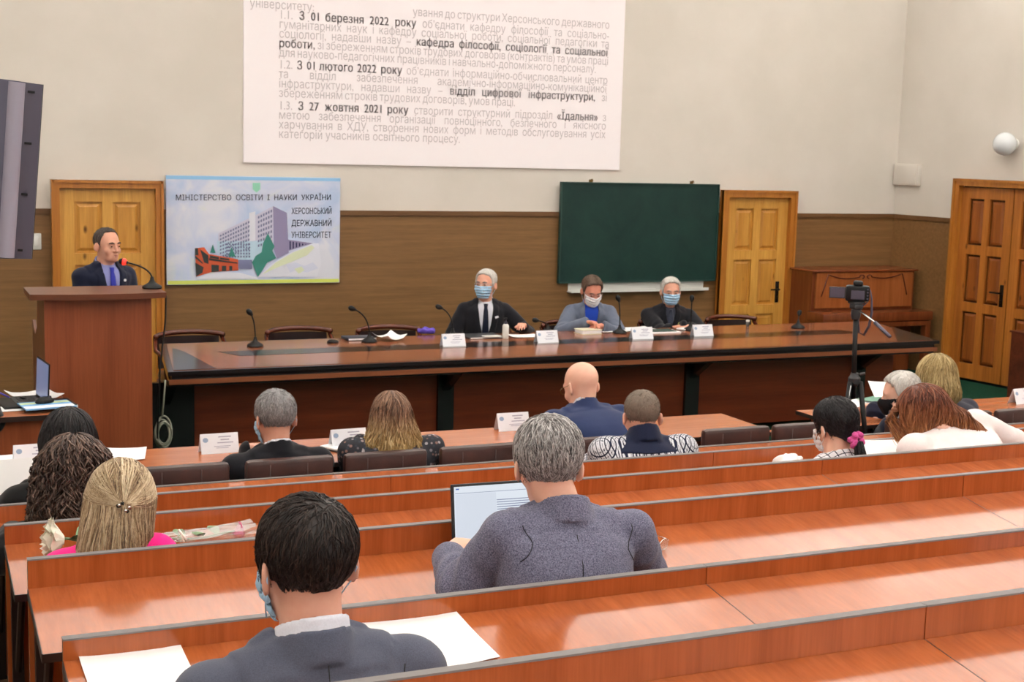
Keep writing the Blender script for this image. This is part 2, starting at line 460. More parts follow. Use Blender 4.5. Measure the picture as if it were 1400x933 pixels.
# ================================================================== lecture desks in stepped rows
TILT = math.radians(8.0); DD = .37; XD = .31; LD = 1.595
def desk_proto(k):
    """one bench section: local origin at the left end of the panel, on the tier of its user; x along the row, -y towards the user"""
    Y, zt, zd, zf = ROWS[k]; zf = TIER[k]
    t = thing('lecture_desk', 'x', 'desk', (XD, Y, zf))
    zlow = (TIER[k-1] if k > 0 else 0)-zf
    L = LD-.003
    p = MB(); p.box((L/2, .010, (zlow+.05+zt-zf-.004)/2), (L, .020, zt-zf-.004-zlow-.05)); p.obj('front_panel', 'desk_laminate', t)
    e = MB(); e.box((L/2, .010, zt-zf-.002), (L+.001, .023, .004)); e.obj('edge_strip', 'edge_grey', t)
    zdl = zd-zf
    c, s = math.cos(TILT), math.sin(TILT)
    R = Matrix.Rotation(TILT, 3, 'X')
    d = MB(); d.box((L/2, -c*DD/2, zdl-s*DD/2-.012), (L, DD, .024), R); d.obj('desktop', 'desk_top_laminate', t)
    d = MB(); d.box((L/2, -c*DD-.001, zdl-s*DD-.012), (L, .003, .024), R)
    d.box((-.001, -c*DD/2, zdl-s*DD/2-.012), (.003, DD, .024), R); d.obj('desktop_edge', 'edge_dark', t)
    for x in (.03, L-.03):
        f = MB(); f.box((x, -.02, (zdl-.05)/2), (.035, .035, zdl-.05)); f.box((x, -.16, .02), (.035, .36, .04)); f.box((x, -.15, zdl-.065), (.03, .26, .03), R)
        f.tube([(x, -.03, zdl*.45), (x, -.24, zdl-.085)], .012)
        f.obj('leg', 'frame_metal', t)
    if k > 0:
        st = MB(); zs = TIER[k-1]-zf+.40; st.box((L/2, .24, zs-.012), (L-.06, .36, .024), None, .008); st.obj('seat', 'desk_laminate', t)
        for x in (.06, L-.06):
            b = MB(); b.prism([(x-.012, .02, zs-.03), (x-.012, .38, zs-.03), (x-.012, .02, zs-.25)], (.024, 0, 0)); b.obj('seat_bracket', 'frame_metal', t)
    return t
_used = {5: 2, 4: 3, 3: 3, 2: 3, 1: 4, 0: 4}
_pos = ['at its left end beside the aisle', 'second from its left end', 'third from its left end', 'fourth from its left end']
_row = {0: 'lowest row with a level top behind the brown chairs', 1: 'row just behind the knitted sweater', 2: 'row bearing the wrapped flowers',
        3: 'row with the open laptop', 4: 'row with the two white sheets', 5: 'highest row nearest the camera'}
DESKS = {}
for k in range(6):
    pr = desk_proto(k)
    for i in range(_used[k]):
        lab = 'lecture desk, ' + _row[k] + ', ' + _pos[i].replace('its left end', 'aisle') .replace('at aisle beside the aisle', 'aisle end').replace('from aisle', 'from the aisle')
        o = pr if i == 0 else dup(pr, (XD+LD*i, ROWS[k][0], TIER[k]))
        o['label'] = lab; o['group'] = 'tiered lecture desks'
        DESKS[k, i] = o
def on_desk(k, x, dy):
    """point on the tilted top of row k, dy metres from its panel towards the user"""
    return Vector((x, ROWS[k][0]-dy*math.cos(TILT), ROWS[k][2]-dy*math.sin(TILT)))

# ================================================================== tables of the front row
def front_table(name, label, x0, x1, yn, yf, z=.75):
    t = thing(name, label, 'table', ((x0+x1)/2, (yn+yf)/2, 0)); W = x1-x0; D = yf-yn
    MB().box((0, 0, z-.0125), (W, D, .025)).obj('tabletop', 'front_table_laminate', t)
    e = MB(); e.box((0, -D/2-.001, z-.0135), (W+.004, .003, .023)); e.box((0, D/2+.001, z-.0135), (W+.004, .003, .023))
    for s in (-1, 1): e.box((s*(W/2+.001), 0, z-.0135), (.003, D, .023))
    e.obj('edge_strip', 'edge_dark', t)
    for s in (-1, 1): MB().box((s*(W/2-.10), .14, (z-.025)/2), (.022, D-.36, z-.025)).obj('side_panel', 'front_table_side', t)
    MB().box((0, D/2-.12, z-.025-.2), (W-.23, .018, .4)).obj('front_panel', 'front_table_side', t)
    return t
_p = PZ(1061, 591, .75); _q = PZ(1090, 562, .75)
front_table('front_row_table', 'long light-brown laminate table behind which the grey-haired man and ombre-haired woman sit', -.55, _p.x, 6.6, 7.17)
front_table('front_row_table', 'shorter brown laminate table under the tripod and the open papers', _q.x, _q.x+3.0, 6.6, 7.12)

# ================================================================== speakers' table
ZT = .77
hx0, hx1 = PZ(229, 508, ZT), PZ(1286, 466, ZT); bx0, bx1 = PZ(214, 467, ZT), PZ(1204, 441, ZT)
yF = (hx0.y+hx1.y)/2; yBk = 10.78
xa, xb, xc, xd = hx0.x, hx1.x, bx1.x, bx0.x
T = thing('speakers_table', 'very long dark wooden table with black inlay where the three masked speakers sit', 'table', ((xa+xb)/2, (yF+yBk)/2, 0))
ox, oy = T.location.x, T.location.y
def tp(x, y, z): return (x-ox, y-oy, z)
def lerp_outline(i, z):
    # trapezoid-ended outline inset by i
    return [tp(xa+i*1.0, yF+i, z), tp(xb-i*1.0, yF+i, z), tp(xc-i, yBk-i, z), tp(xd+i, yBk-i, z)]
m = MB(); m.prism(lerp_outline(0, ZT-.030), (0, 0, .027)); m.obj('top_border', 'table_black', T)
m = MB(); m.prism(lerp_outline(.045, ZT-.003), (0, 0, .003)); m.obj('tabletop', 'head_table_laminate', T)
m = MB()
q = lerp_outline(.01, ZT-.095); m.prism(q, (0, 0, .035)); m.obj('lower_band', 'head_table_laminate', T)
m = MB(); m.prism(lerp_outline(.03, ZT-.06), (0, 0, .03)); m.prism(lerp_outline(.03, ZT-.112), (0, 0, .017)); m.obj('band_black_board', 'table_black', T)  # black boards above and below the lower band
# black inlay: long strip and two end pieces
i0 = PZ(300, 482, ZT); i1 = PZ(1150, 450, ZT)
m = MB(); m.prism([tp(i0.x+.1, 10.02, ZT-.001), tp(i1.x, 10.02, ZT-.001), tp(i1.x-.05, 10.26, ZT-.001), tp(i0.x, 10.26, ZT-.001)], (0, 0, .0022)); m.obj('inlay', 'inlay_black', T)
m = MB(); m.prism([tp(xa+.05, yF+.05, ZT-.001), tp(xa+.34, yF+.05, ZT-.001), tp(xd+.10, yBk-.45, ZT-.001), tp(xd+.05, yBk-.25, ZT-.001)], (0, 0, .0024)); m.obj('inlay', 'inlay_black', T)
m = MB(); m.prism([tp(xb-.42, yF+.05, ZT-.001), tp(xb-.05, yF+.05, ZT-.001), tp(xc-.05, yBk-.25, ZT-.001), tp(xc-.12, yBk-.45, ZT-.001)], (0, 0, .0024)); m.obj('inlay', 'inlay_black', T)
yP = yF+.36                                        # front boards
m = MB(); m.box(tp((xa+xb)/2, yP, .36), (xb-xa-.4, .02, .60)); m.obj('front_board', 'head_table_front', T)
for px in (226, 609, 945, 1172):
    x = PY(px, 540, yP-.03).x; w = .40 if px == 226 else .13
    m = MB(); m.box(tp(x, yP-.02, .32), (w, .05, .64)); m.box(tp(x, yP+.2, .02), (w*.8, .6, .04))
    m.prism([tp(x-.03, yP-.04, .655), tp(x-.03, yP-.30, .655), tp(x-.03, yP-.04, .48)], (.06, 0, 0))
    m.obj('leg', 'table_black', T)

# ================================================================== lectern
YL = 8.95
lt = thing('lectern', 'tall reddish-brown wooden lectern where the speaker in a blue tie stands', 'lectern', (0, 0, 0))
a, b = PY(60, 410, YL), PY(207, 406, YL); zL = (a.z+b.z)/2
lt.location = ((a.x+b.x)/2, YL, 0); W = b.x-a.x
MB().box((0, .01, zL/2+.02), (W, .02, zL-.04)).obj('front_panel', 'lectern_veneer', lt)
for s in (-1, 1):
    m = MB(); x = s*(W/2-.01)
    # side board that steps back with a curved cut below the top
    prof = [(.02, 0), (.80, 0), (.80, 1.11), (.765, 1.115)] + [(.765-.16*i/6, 1.115-.075*math.sin(i/6*math.pi/2)) for i in range(1, 7)] + [(.56, 1.06), (.48, 1.11), (.42, zL), (.02, zL)]
    m.prism([(x-.01, y, z) for y, z in prof], (.02, 0, 0)); m.obj('side_panel', 'lectern_dark', lt)
m = MB(); n = 14; tw = W/2+.085
def arc(y0, sgn): return [(-tw+2*tw*i/n, y0-.05*(1-((i-n/2)/(n/2))**2), zL) for i in range(n+1)]
o = arc(-.05, 1)+[(tw, .40, zL+.0), (-tw, .40, zL+.0)]
m.prism(o, (0, 0, .035)); m.obj('top_board', 'lectern_dark', lt)
MB().box((0, .22, .8), (W-.05, .38, .02)).obj('shelf', 'lectern_dark', lt)

# ================================================================== desk with laptop at the left
c1, c2 = PZ(72, 536, .75), PZ(99, 566, .75)
dk = thing('side_desk', 'dark-edged brown desk with closed front beside the lectern, papers on it', 'table', (0, 0, 0))
xR = (c1.x+c2.x)/2+.02; yN = c2.y; yFa = 8.88
dk.location = (xR-.7, (yN+yFa)/2, 0); D = yFa-yN
MB().box((0, 0, .737), (1.4, D, .026)).obj('tabletop', 'front_table_laminate', dk)
e = MB(); e.box((0, -D/2-.002, .735), (1.404, .004, .03)); e.box((.702, 0, .735), (.004, D, .03)); e.obj('edge_strip', 'edge_dark', dk)
MB().box((-.02, -D/2+.05, .362), (1.32, .02, .723)).obj('front_panel', 'lectern_veneer', dk)
MB().box((.66, .02, .362), (.02, D-.14, .723)).obj('side_panel', 'lectern_veneer', dk)
MB().box((-.66, .02, .362), (.02, D-.14, .723)).obj('side_panel', 'lectern_veneer', dk)

# ================================================================== chairs behind the speakers' table
def wood_chair(x, y, rz, label):
    t = thing('conference_chair', label, 'chair', (x, y, 0), rz, 'wooden armchairs along the speakers table')
    # faces -y (audience); curved wooden top rail with a dark padded back
    R_ = .29; H = .76
    def rail(z, r, a0, a1, rad, n=15):
        return [(r*math.sin(a0+(a1-a0)*i/n), .02+.16-r*.0+ .20*math.cos(a0+(a1-a0)*i/n)-.20+.06, z+.022*math.cos((a0+(a1-a0)*i/n)*1.0)) for i in range(n+1)]
    m = MB(); m.tube(rail(H, R_, -1.25, 1.25, .02), .021, 8); m.obj('top_rail', 'chair_wood', t, True)
    m = MB(); n = 12; vs = []; fs = []
    for i in range(n+1):
        a = -1.1+2.2*i/n
        for z in (.50, .60, .68, .75):
            vs.append((.275*math.sin(a), .24+.20*math.cos(a)-.20-.03*(1-abs(a)), z))
    for i in range(n):
        for j in range(3): fs.append((i*4+j, i*4+4+j, i*4+5+j, i*4+j+1))
    m.add(vs, fs); m.add([(x_, y_+.03, z_) for x_, y_, z_ in vs], fs); o = m.obj('backrest', 'leather_dark', t, True)
    MB().box((0, 0, .44), (.48, .46, .08), None, .03).obj('seat', 'leather_dark', t, 'auto')
    for sx in (-1, 1):
        for sy in (-1, 1):
            m = MB(); m.tube([(sx*.22, sy*.2, .41), (sx*.235, sy*.22, 0)], [.022, .016]); m.obj('leg', 'chair_wood', t, True)
        m = MB(); m.tube([(sx*.27, .14, .75), (sx*.285, .05, .66), (sx*.27, -.2, .64), (sx*.25, -.2, .42)], .018); m.obj('armrest', 'chair_wood', t, True)
    return t
YCH = 10.95
def chair_at(px, Y, rz, label):
    p = PY(px, 450, Y); return p.x
_ch = None
for px, dy, rz, lab in ((264, .12, .05, 'brown wooden armchair nearest the lectern, empty behind the speakers table'),
                    (414, .15, 0, 'empty brown wooden armchair between the upright microphone and the dark notebook'),
                    (537, .08, -.05, 'empty brown wooden armchair with higher back beside the violet eyeglass case'),
                    (664, .08, 0, 'wooden armchair under the masked man in a black suit and tie'),
                    (762, .08, .1, 'wooden armchair partly seen beside the man in the grey-blue blazer'),
                    (918, .10, 0, 'wooden armchair under the white-haired man in black with a yellow badge'),
                    (1008, .10, 0, 'empty brown wooden armchair in front of the right pine door')):
    x = PY(px, 450, YCH+dy).x
    if px == 762: x = PY(800, 450, YCH+dy).x-.10
    if _ch is None: _ch = wood_chair(x, YCH+dy, rz, lab)
    else: dup(_ch, (x, YCH+dy, 0), rz, lab)

# chairs of the front row: low padded leather backs seen from behind
def leather_chair():
    t = thing('leather_chair', 'x', 'chair', (0, 0, 0), 0, 'brown leather chairs of the front row')
    m = MB(); m.box((0, 0, .69), (.43, .055, .33), None, .024); m.obj('backrest', 'leather_brown', t, 'auto')
    m = MB(); m.tube([(-.19, -.012, .838), (0, -.014, .842), (.19, -.012, .838)], .008, 6)
    for x in (-.1, .08): m.tube([(x, -.0285, .83), (x, -.0295, .56)], .0022, 5)
    m.obj('piping', 'leather_brown', t, True)
    MB().box((0, .20, .41), (.42, .38, .07), None, .035).obj('seat', 'leather_brown', t, 'auto')
    for sx in (-1, 1):
        m = MB(); m.tube([(sx*.17, .02, .60), (sx*.17, .03, .44), (sx*.18, .0, 0)], .013); m.obj('leg', 'frame_metal', t, True)
        m = MB(); m.tube([(sx*.17, .35, .42), (sx*.18, .37, 0)], .013); m.obj('leg', 'frame_metal', t, True)
    return t
_lc = None
YC0 = 6.33
for px, py, lab in ((250, 640, 'brown leather chair left of the grey-haired man, its top grooved'),
                (396, 628, 'brown leather chair with the grey-haired man in black'),
                (527, 622, 'brown leather chair with the ombre-haired woman'),
                (655, 616, 'brown leather chair right of the ombre-haired woman, empty behind the laptop'),
                (783, 608, 'brown leather chair with the bald man in navy'),
                (1006, 590, 'brown leather chair right of the knitted sweater, empty'),
                (1100, 582, 'brown leather chair left of the woman with the pink scrunchie'),
                (1252, 575, 'brown leather chair with the white-haired man in the black mask'),
                (1316, 573, 'brown leather chair with the blonde woman in dark grey'),
                (1398, 562, 'brown leather chair right of the red-haired woman, cut by the photo edge')):
    p = PY(px, py, YC0)
    if _lc is None: _lc = leather_chair(); _lc.location = (p.x, YC0, 0); _lc['label'] = lab
    else: dup(_lc, (p.x, YC0, 0), 0, lab)
# ================================================================== signed-distance modelling of bodies and clothes
F32 = np.float32
def A3(p): return np.asarray(p, dtype=F32)
def smin(a, b, k):
    if k <= 0: return np.minimum(a, b)
    h = np.maximum(k-np.abs(a-b), 0)/k
    return np.minimum(a, b)-h*h*k*F32(.25)
def smax(a, b, k): return -smin(-a, -b, k)
def rcone(P, a, b, r1, r2):
    a = A3(a); b = A3(b); ba = b-a; l2 = float(ba@ba)+1e-12
    q = P-a; t = np.clip((q@ba)/l2, 0, 1)
    d = q-t[:, None]*ba
    return np.sqrt(np.einsum('ij,ij->i', d, d))-(F32(r1)+t*F32(r2-r1))
def ell(P, c, r, M=None):
    q = P-A3(c)
    if M is not None: q = q@A3(M)
    r = A3(r); k0 = np.sqrt(((q/r)**2).sum(1)); k1 = np.sqrt(((q/(r*r))**2).sum(1))+1e-9
    return k0*(k0-1)/k1
def sph(P, c, r):
    d = P-A3(c); return np.sqrt(np.einsum('ij,ij->i', d, d))-F32(r)
def boxd(P, c, h, M=None, r=0.0):
    q = P-A3(c)
    if M is not None: q = q@A3(M)
    q = np.abs(q)-A3(h)+F32(r)
    return np.sqrt((np.maximum(q, 0)**2).sum(1))+np.minimum(q.max(1), 0)-F32(r)
def surface(fn, lo, hi, h):
    """surface nets of fn<0 on a grid of spacing h; only cells near the surface are evaluated"""
    lo = np.array(lo, float); hi = np.array(hi, float); B = 4
    nb = np.maximum(np.ceil((hi-lo)/(h*B)).astype(int), 2); n = nb*B+1
    ax = [np.arange(nb[i]+1)*h*B+lo[i] for i in range(3)]
    G = np.stack(np.meshgrid(*ax, indexing='ij'), -1).reshape(-1, 3).astype(F32)
    c = fn(G).reshape(nb+1)
    near = np.abs(c) < h*B*2.4
    blk = np.zeros(nb, bool)
    for dx in (0, 1):
        for dy in (0, 1):
            for dz in (0, 1): blk |= near[dx:nb[0]+dx, dy:nb[1]+dy, dz:nb[2]+dz]
    fine = np.zeros(n, bool)
    bi = np.argwhere(blk)
    o = np.arange(B+1)
    off = np.stack(np.meshgrid(o, o, o, indexing='ij'), -1).reshape(-1, 3)
    idx = (bi[:, None, :]*B+off[None]).reshape(-1, 3)
    fine[idx[:, 0], idx[:, 1], idx[:, 2]] = True
    pts = np.argwhere(fine)
    V = np.repeat(np.repeat(np.repeat(c, B, 0), B, 1), B, 2)[:n[0], :n[1], :n[2]].astype(F32)
    V = np.where(np.abs(V) < 1e-6, 1e-3, V)
    vals = np.empty(len(pts), F32)
    P = (pts*h+lo).astype(F32)
    for s in range(0, len(P), 200000): vals[s:s+200000] = fn(P[s:s+200000])
    V[pts[:, 0], pts[:, 1], pts[:, 2]] = vals
    # make the outside shell positive
    for a in range(3):
        sl = [slice(None)]*3; sl[a] = 0; V[tuple(sl)] = np.abs(V[tuple(sl)])+1e-4; sl[a] = -1; V[tuple(sl)] = np.abs(V[tuple(sl)])+1e-4
    S = V < 0
    m = [S[dx:n[0]-1+dx, dy:n[1]-1+dy, dz:n[2]-1+dz] for dx in (0, 1) for dy in (0, 1) for dz in (0, 1)]
    tot = sum(q.astype(np.int8) for q in m)
    act = (tot > 0) & (tot < 8)
    cells = np.argwhere(act); vid = -np.ones(np.array(n)-1, np.int64); vid[act] = np.arange(len(cells))
    cv = {}
    for dx in (0, 1):
        for dy in (0, 1):
            for dz in (0, 1): cv[dx, dy, dz] = V[cells[:, 0]+dx, cells[:, 1]+dy, cells[:, 2]+dz]
    acc = np.zeros((len(cells), 3)); cnt = np.zeros(len(cells))
    keys = list(cv)
    for a in keys:
        for ax_ in range(3):
            if a[ax_] == 0:
                b = list(a); b[ax_] = 1; b = tuple(b)
                va, vb = cv[a], cv[b]; x = (va < 0) != (vb < 0)
                t = np.where(x, va/np.where(x, va-vb, 1), 0)
                p = np.repeat(np.array(a, float)[None], len(cells), 0); p[:, ax_] += t
                acc[x] += p[x]; cnt[x] += 1
    verts = (cells+acc/cnt[:, None])*h+lo
    faces = []
    for ax_ in range(3):
        u, v = (ax_+1) % 3, (ax_+2) % 3
        s0 = [slice(None)]*3; s1 = [slice(None)]*3; s0[ax_] = slice(0, n[ax_]-1); s1[ax_] = slice(1, n[ax_])
        X = S[tuple(s0)] != S[tuple(s1)]
        e = np.argwhere(X); e = e[(e[:, u] > 0) & (e[:, v] > 0) & (e[:, u] < n[u]-1) & (e[:, v] < n[v]-1)]
        if len(e) == 0: continue
        ins = S[e[:, 0], e[:, 1], e[:, 2]]
        def g(du, dv):
            q = e.copy(); q[:, u] -= du; q[:, v] -= dv; return vid[q[:, 0], q[:, 1], q[:, 2]]
        quad = np.stack([g(1, 1), g(0, 1), g(0, 0), g(1, 0)], 1)
        quad[~ins] = quad[~ins][:, ::-1]
        faces.append(quad)
    F = np.concatenate(faces); F = F[(F >= 0).all(1)]
    return verts, F
def np_mesh(name, V, F, smooth=True):
    me = bpy.data.meshes.new(name)
    F = np.asarray(F); nf, k = F.shape
    me.vertices.add(len(V)); me.vertices.foreach_set('co', np.asarray(V, np.float32).ravel())
    me.loops.add(nf*k); me.loops.foreach_set('vertex_index', F.ravel().astype(np.int32))
    me.polygons.add(nf); me.polygons.foreach_set('loop_start', np.arange(0, nf*k, k, dtype=np.int32))
    me.update(calc_edges=True)
    if smooth: me.polygons.foreach_set('use_smooth', np.ones(nf, bool))
    return me
def sdf_obj(name, fn, lo, hi, h, mat, parent, pick=None):
    V, F = surface(fn, lo, hi, h)
    me = np_mesh(name, V, F)
    return link(name, me, mat, parent)

def grad(fn, P, e=.004):
    g = np.empty_like(P)
    for a in range(3):
        d = np.zeros(3, F32); d[a] = e
        g[:, a] = fn(P+d)-fn(P-d)
    return g/(np.linalg.norm(g, axis=1, keepdims=True)+1e-9)
def project(fn, P, off, n=3):
    for _ in range(n):
        d = fn(P)-off; P = P-(grad(fn, P)*d[:, None]).astype(F32)
    return P
def strand_mesh(name, paths, radius, mat, parent, taper=.25, tone=None):
    """paths (S,N,3): one thin three-sided tube per strand, with a colour value per strand"""
    S, N, _ = paths.shape
    T = np.gradient(paths, axis=1); T /= np.linalg.norm(T, axis=2, keepdims=True)+1e-9
    up = np.array([.31, .27, .91]); a = np.cross(T, up); a /= np.linalg.norm(a, axis=2, keepdims=True)+1e-9
    b = np.cross(a, T)
    s = np.linspace(0, 1, N); prof = np.minimum(1, np.minimum(.45+s*6, taper+(1-s)*2.2))
    r = (radius if np.ndim(radius) else np.full(S, radius))[:, None]*prof[None]
    ring = []
    for k in range(3):
        w = 2*math.pi*k/3
        ring.append(paths+(a*math.cos(w)+b*math.sin(w))*r[..., None])
    V = np.stack(ring, 2).reshape(-1, 3)
    i = np.arange(S)[:, None, None]*N*3+np.arange(N-1)[None, :, None]*3
    k = np.arange(3)[None, None, :]; k2 = (k+1) % 3
    F = np.stack([i+k, i+k2, i+3+k2, i+3+k], -1).reshape(-1, 4)
    me = np_mesh(name, V, F)
    at = me.attributes.new('tone', 'FLOAT', 'POINT')
    tn = tone if tone is not None else rng.random(S)
    at.data.foreach_set('value', np.repeat(tn, N*3).astype(np.float32))
    return me
def join_meshes(name, parts):
    """joins (V,F,tone) quads into one mesh with a tone attribute"""
    Vs = []; Fs = []; Ts = []; o = 0
    for me in parts:
        n = len(me.vertices); co = np.empty(n*3, np.float32); me.vertices.foreach_get('co', co)
        li = np.empty(len(me.loops), np.int32); me.loops.foreach_get('vertex_index', li)
        Vs.append(co.reshape(-1, 3)); Fs.append(li.reshape(-1, 4)+o); o += n
        t = np.full(n, .5, np.float32)
        if 'tone' in me.attributes: me.attributes['tone'].data.foreach_get('value', t)
        Ts.append(t); bpy.data.meshes.remove(me)
    me = np_mesh(name, np.concatenate(Vs), np.concatenate(Fs))
    at = me.attributes.new('tone', 'FLOAT', 'POINT'); at.data.foreach_set('value', np.concatenate(Ts))
    return me
def hair_mat(name, stops, rough=.45, zgrad=None, spec=.35):
    """strand-to-strand variation through the tone attribute; zgrad = (z0, z1, stops2) grows out to another colour below z0"""
    m = new_mat(name, stops[0][1], rough, spec=spec); n, l, b = NODES(m)
    at = n.new('ShaderNodeAttribute'); at.attribute_name = 'tone'
    v = coords(m, (1, 1, 1), 'Object', False)
    nz = noise(m, v, 130, 2, .6)
    mx = n.new('ShaderNodeMath'); mx.operation = 'MULTIPLY_ADD'; mx.inputs[1].default_value = .5; mx.inputs[2].default_value = 0
    l.new(nz, mx.inputs[0])
    ad = n.new('ShaderNodeMath'); ad.operation = 'MULTIPLY_ADD'; ad.inputs[1].default_value = .72
    l.new(at.outputs['Fac'], ad.inputs[0]); l.new(mx.outputs[0], ad.inputs[2])
    sub = n.new('ShaderNodeMath'); sub.operation = 'SUBTRACT'; sub.inputs[1].default_value = .11; l.new(ad.outputs[0], sub.inputs[0])
    c = ramp(m, sub.outputs[0], stops)
    if zgrad:
        z0, z1, st2 = zgrad
        sp = n.new('ShaderNodeSeparateXYZ'); l.new(v, sp.inputs[0])
        mr = n.new('ShaderNodeMapRange'); mr.inputs['From Min'].default_value = z0; mr.inputs['From Max'].default_value = z1
        w = n.new('ShaderNodeMath'); w.operation = 'MULTIPLY_ADD'; w.inputs[1].default_value = .10; l.new(nz, w.inputs[0]); l.new(sp.outputs['Z'], w.inputs[2])
        l.new(w.outputs[0], mr.inputs['Value'])
        c = mixcol(m, mr.outputs[0], c, ramp(m, sub.outputs[0], st2))
    l.new(c, b.inputs['Base Color'])
    return m

# ------------------------------------------------------------------ people
def skin_mat(name, c, c2=None):
    m = new_mat(name, c, .5, spec=.3); n, l, b = NODES(m)
    v = coords(m); g = noise(m, v, 22, 4, .6)
    l.new(ramp(m, g, [(.3, tuple(x*y for x, y in zip(c, (.95, .86, .84)))), (.7, c)]), b.inputs['Base Color'])
    b.inputs['Subsurface Weight'].default_value = .12
    b.inputs['Subsurface Radius'].default_value = (.01, .004, .002)
    return m
skin_mat('skin', srgb(222, 168, 146)); skin_mat('skin_pale', srgb(236, 190, 168)); skin_mat('skin_ruddy', srgb(214, 146, 124))
new_mat('eye_white', srgb(225, 220, 215), .3); new_mat('iris_dark', srgb(40, 34, 30), .2); new_mat('lip', srgb(176, 104, 94), .5)

class Fig:
    """one person. Everything is in the frame of the root empty (on the floor, x = person's right, y = ahead)."""
    def __init__(s, label, H, yaw=0, floor=0.0, seat=.47, head=(0, 0, 0), hs=1.0, sw=.19, lean=.10, neck=.145, slump=0.0, side=0.0, hunch=.03, drop=0.055, build=1.0, group=None, nfwd=.035, nx=0.0, stand=False):
        """H: head centre (between the ears) in the world; yaw in degrees (0 looks along +Y)"""
        s.yaw = math.radians(yaw); cy, sy = math.cos(s.yaw), math.sin(s.yaw)
        fw = Vector((-sy, cy, 0)); rt = Vector((cy, sy, 0))
        base = Vector(H); 
        s.base = Vector((base.x, base.y, floor))-fw*(lean+nfwd)-rt*side
        s.root = thing('person', label, 'person', s.base, s.yaw, group)
        s.inv = Matrix.Rotation(-s.yaw, 3, 'Z')
        s.H = s.loc(H); s.hs = hs; s.sw = sw; s.build = build
        hy, hp, hr = (math.radians(a) for a in head)
        s.RH = np.array(Matrix.Rotation(hy, 3, 'Z') @ Matrix.Rotation(hp, 3, 'X') @ Matrix.Rotation(hr, 3, 'Y'), dtype=F32)
        s.N = np.array(s.H)+np.array([nx, -nfwd, -neck*1.0])            # base of the neck
        s.Pv = np.array([0.0, 0.0, seat+.09 if not stand else .95])
        ax = s.N-s.Pv; s.L = float(np.linalg.norm(ax)); s.ax = ax/s.L
        s.tx = np.array([1.0, 0, 0]); s.tx = s.tx-s.ax*(s.tx@s.ax); s.tx /= np.linalg.norm(s.tx)
        s.ty = np.cross(s.ax, s.tx)
        s.M = np.stack([s.tx, s.ty, s.ax], 1).astype(F32)               # columns: torso axes
        s.hunch = hunch; s.drop = drop; s.stand = stand
        s.SH = {}; s.EL = {}; s.WR = {}; s.HD = {}
        for sd in (-1, 1):
            s.SH[sd] = s.N+s.tx*sd*(sw-.035)-s.ax*(drop+.02)+s.ty*(-.012)
    def loc(s, w): return np.array(s.inv @ (Vector(w)-s.base))
    def arm(s, sd, wrist=None, elbow=None, hand=None, pole=(0, 0, 0), world=True, curl=.5, palm=(0, 0, -1), up=.29, fo=.255, spread=.0):
        """sd = -1 left, 1 right. wrist target; the elbow bends towards pole; hand = direction of the fingers"""
        W = s.loc(wrist) if world else np.array(wrist, float); S = s.SH[sd]
        d = W-S; L = np.linalg.norm(d)
        mx = (up+fo)*.995
        if L > mx: W = S+d/L*mx; d = W-S; L = mx
        if elbow is not None: E = s.loc(elbow) if world else np.array(elbow, float)
        else:
            u = d/L; a = (up*up-fo*fo+L*L)/(2*L); hgt = math.sqrt(max(up*up-a*a, 0))
            p = np.array([sd*.55, -.25, -1.0])+np.array(pole); p = p-u*(p@u); p /= np.linalg.norm(p)
            E = S+u*a+p*hgt
        s.EL[sd] = E; s.WR[sd] = W
        f = np.array(hand if hand is not None else (W-E), float); f /= np.linalg.norm(f)
        pn = np.array(palm, float); pn = pn-f*(pn@f); pn /= np.linalg.norm(pn)
        s.HD[sd] = (f, pn, curl, spread)
    # torso: stacked elliptical sections along the spine
    def torso(s, P, off=0.0, top=0.0, sh=1.0):
        q = (P-s.N.astype(F32))@s.M; L = s.L
        dz = -q[:, 2]; t = np.clip(np.where(dz < .16, dz/.46, .16/.46+(dz-.16)/max(L-.16, .1)*(1-.16/.46)), -.2, 1.3)
        b_ = s.build; w = s.sw/.19
        tk = np.array([-.06, 0, .04, .085, .13, .19, .28, .42, .58, .74, .90, 1.05, 1.15])
        drp = s.drop/.055
        aw = np.array([.052, .060, .085*w, .125*w, .152*w*sh, .160*w*sh, .162*w, .158*w*b_, .152*w*b_, .160*w*b_, .178*w*b_, .175*w*b_, .10])
        dp = np.array([.055, .062, .075, .088, .098, .108, .118*b_, .122*b_, .118*b_, .118*b_, .125*b_, .12*b_, .07])
        a = np.interp(t, tk, aw).astype(F32)+F32(off); d = np.interp(t, tk, dp).astype(F32)+F32(off)
        cyv = -s.hunch*np.sin(np.clip(t, 0, 1)*math.pi)
        y = q[:, 1]-cyv.astype(F32)-F32(.005)
        n = F32(2.35)
        k = (np.abs(q[:, 0]/a)**n+np.abs(y/d)**n)**(1/n)
        g = np.sqrt((q[:, 0]/(a*a))**2+(y/(d*d))**2)/np.maximum(k, 1e-6)
        dist = (k-1)/np.maximum(g, 1e-6)
        dist = np.where(k < .25, -np.minimum(a, d)*.8, dist)
        cap = np.maximum(q[:, 2]-F32(.015+off*.3+top), -q[:, 2]-F32(L*1.09+off))
        return smax(dist*F32(.9), cap, .03)
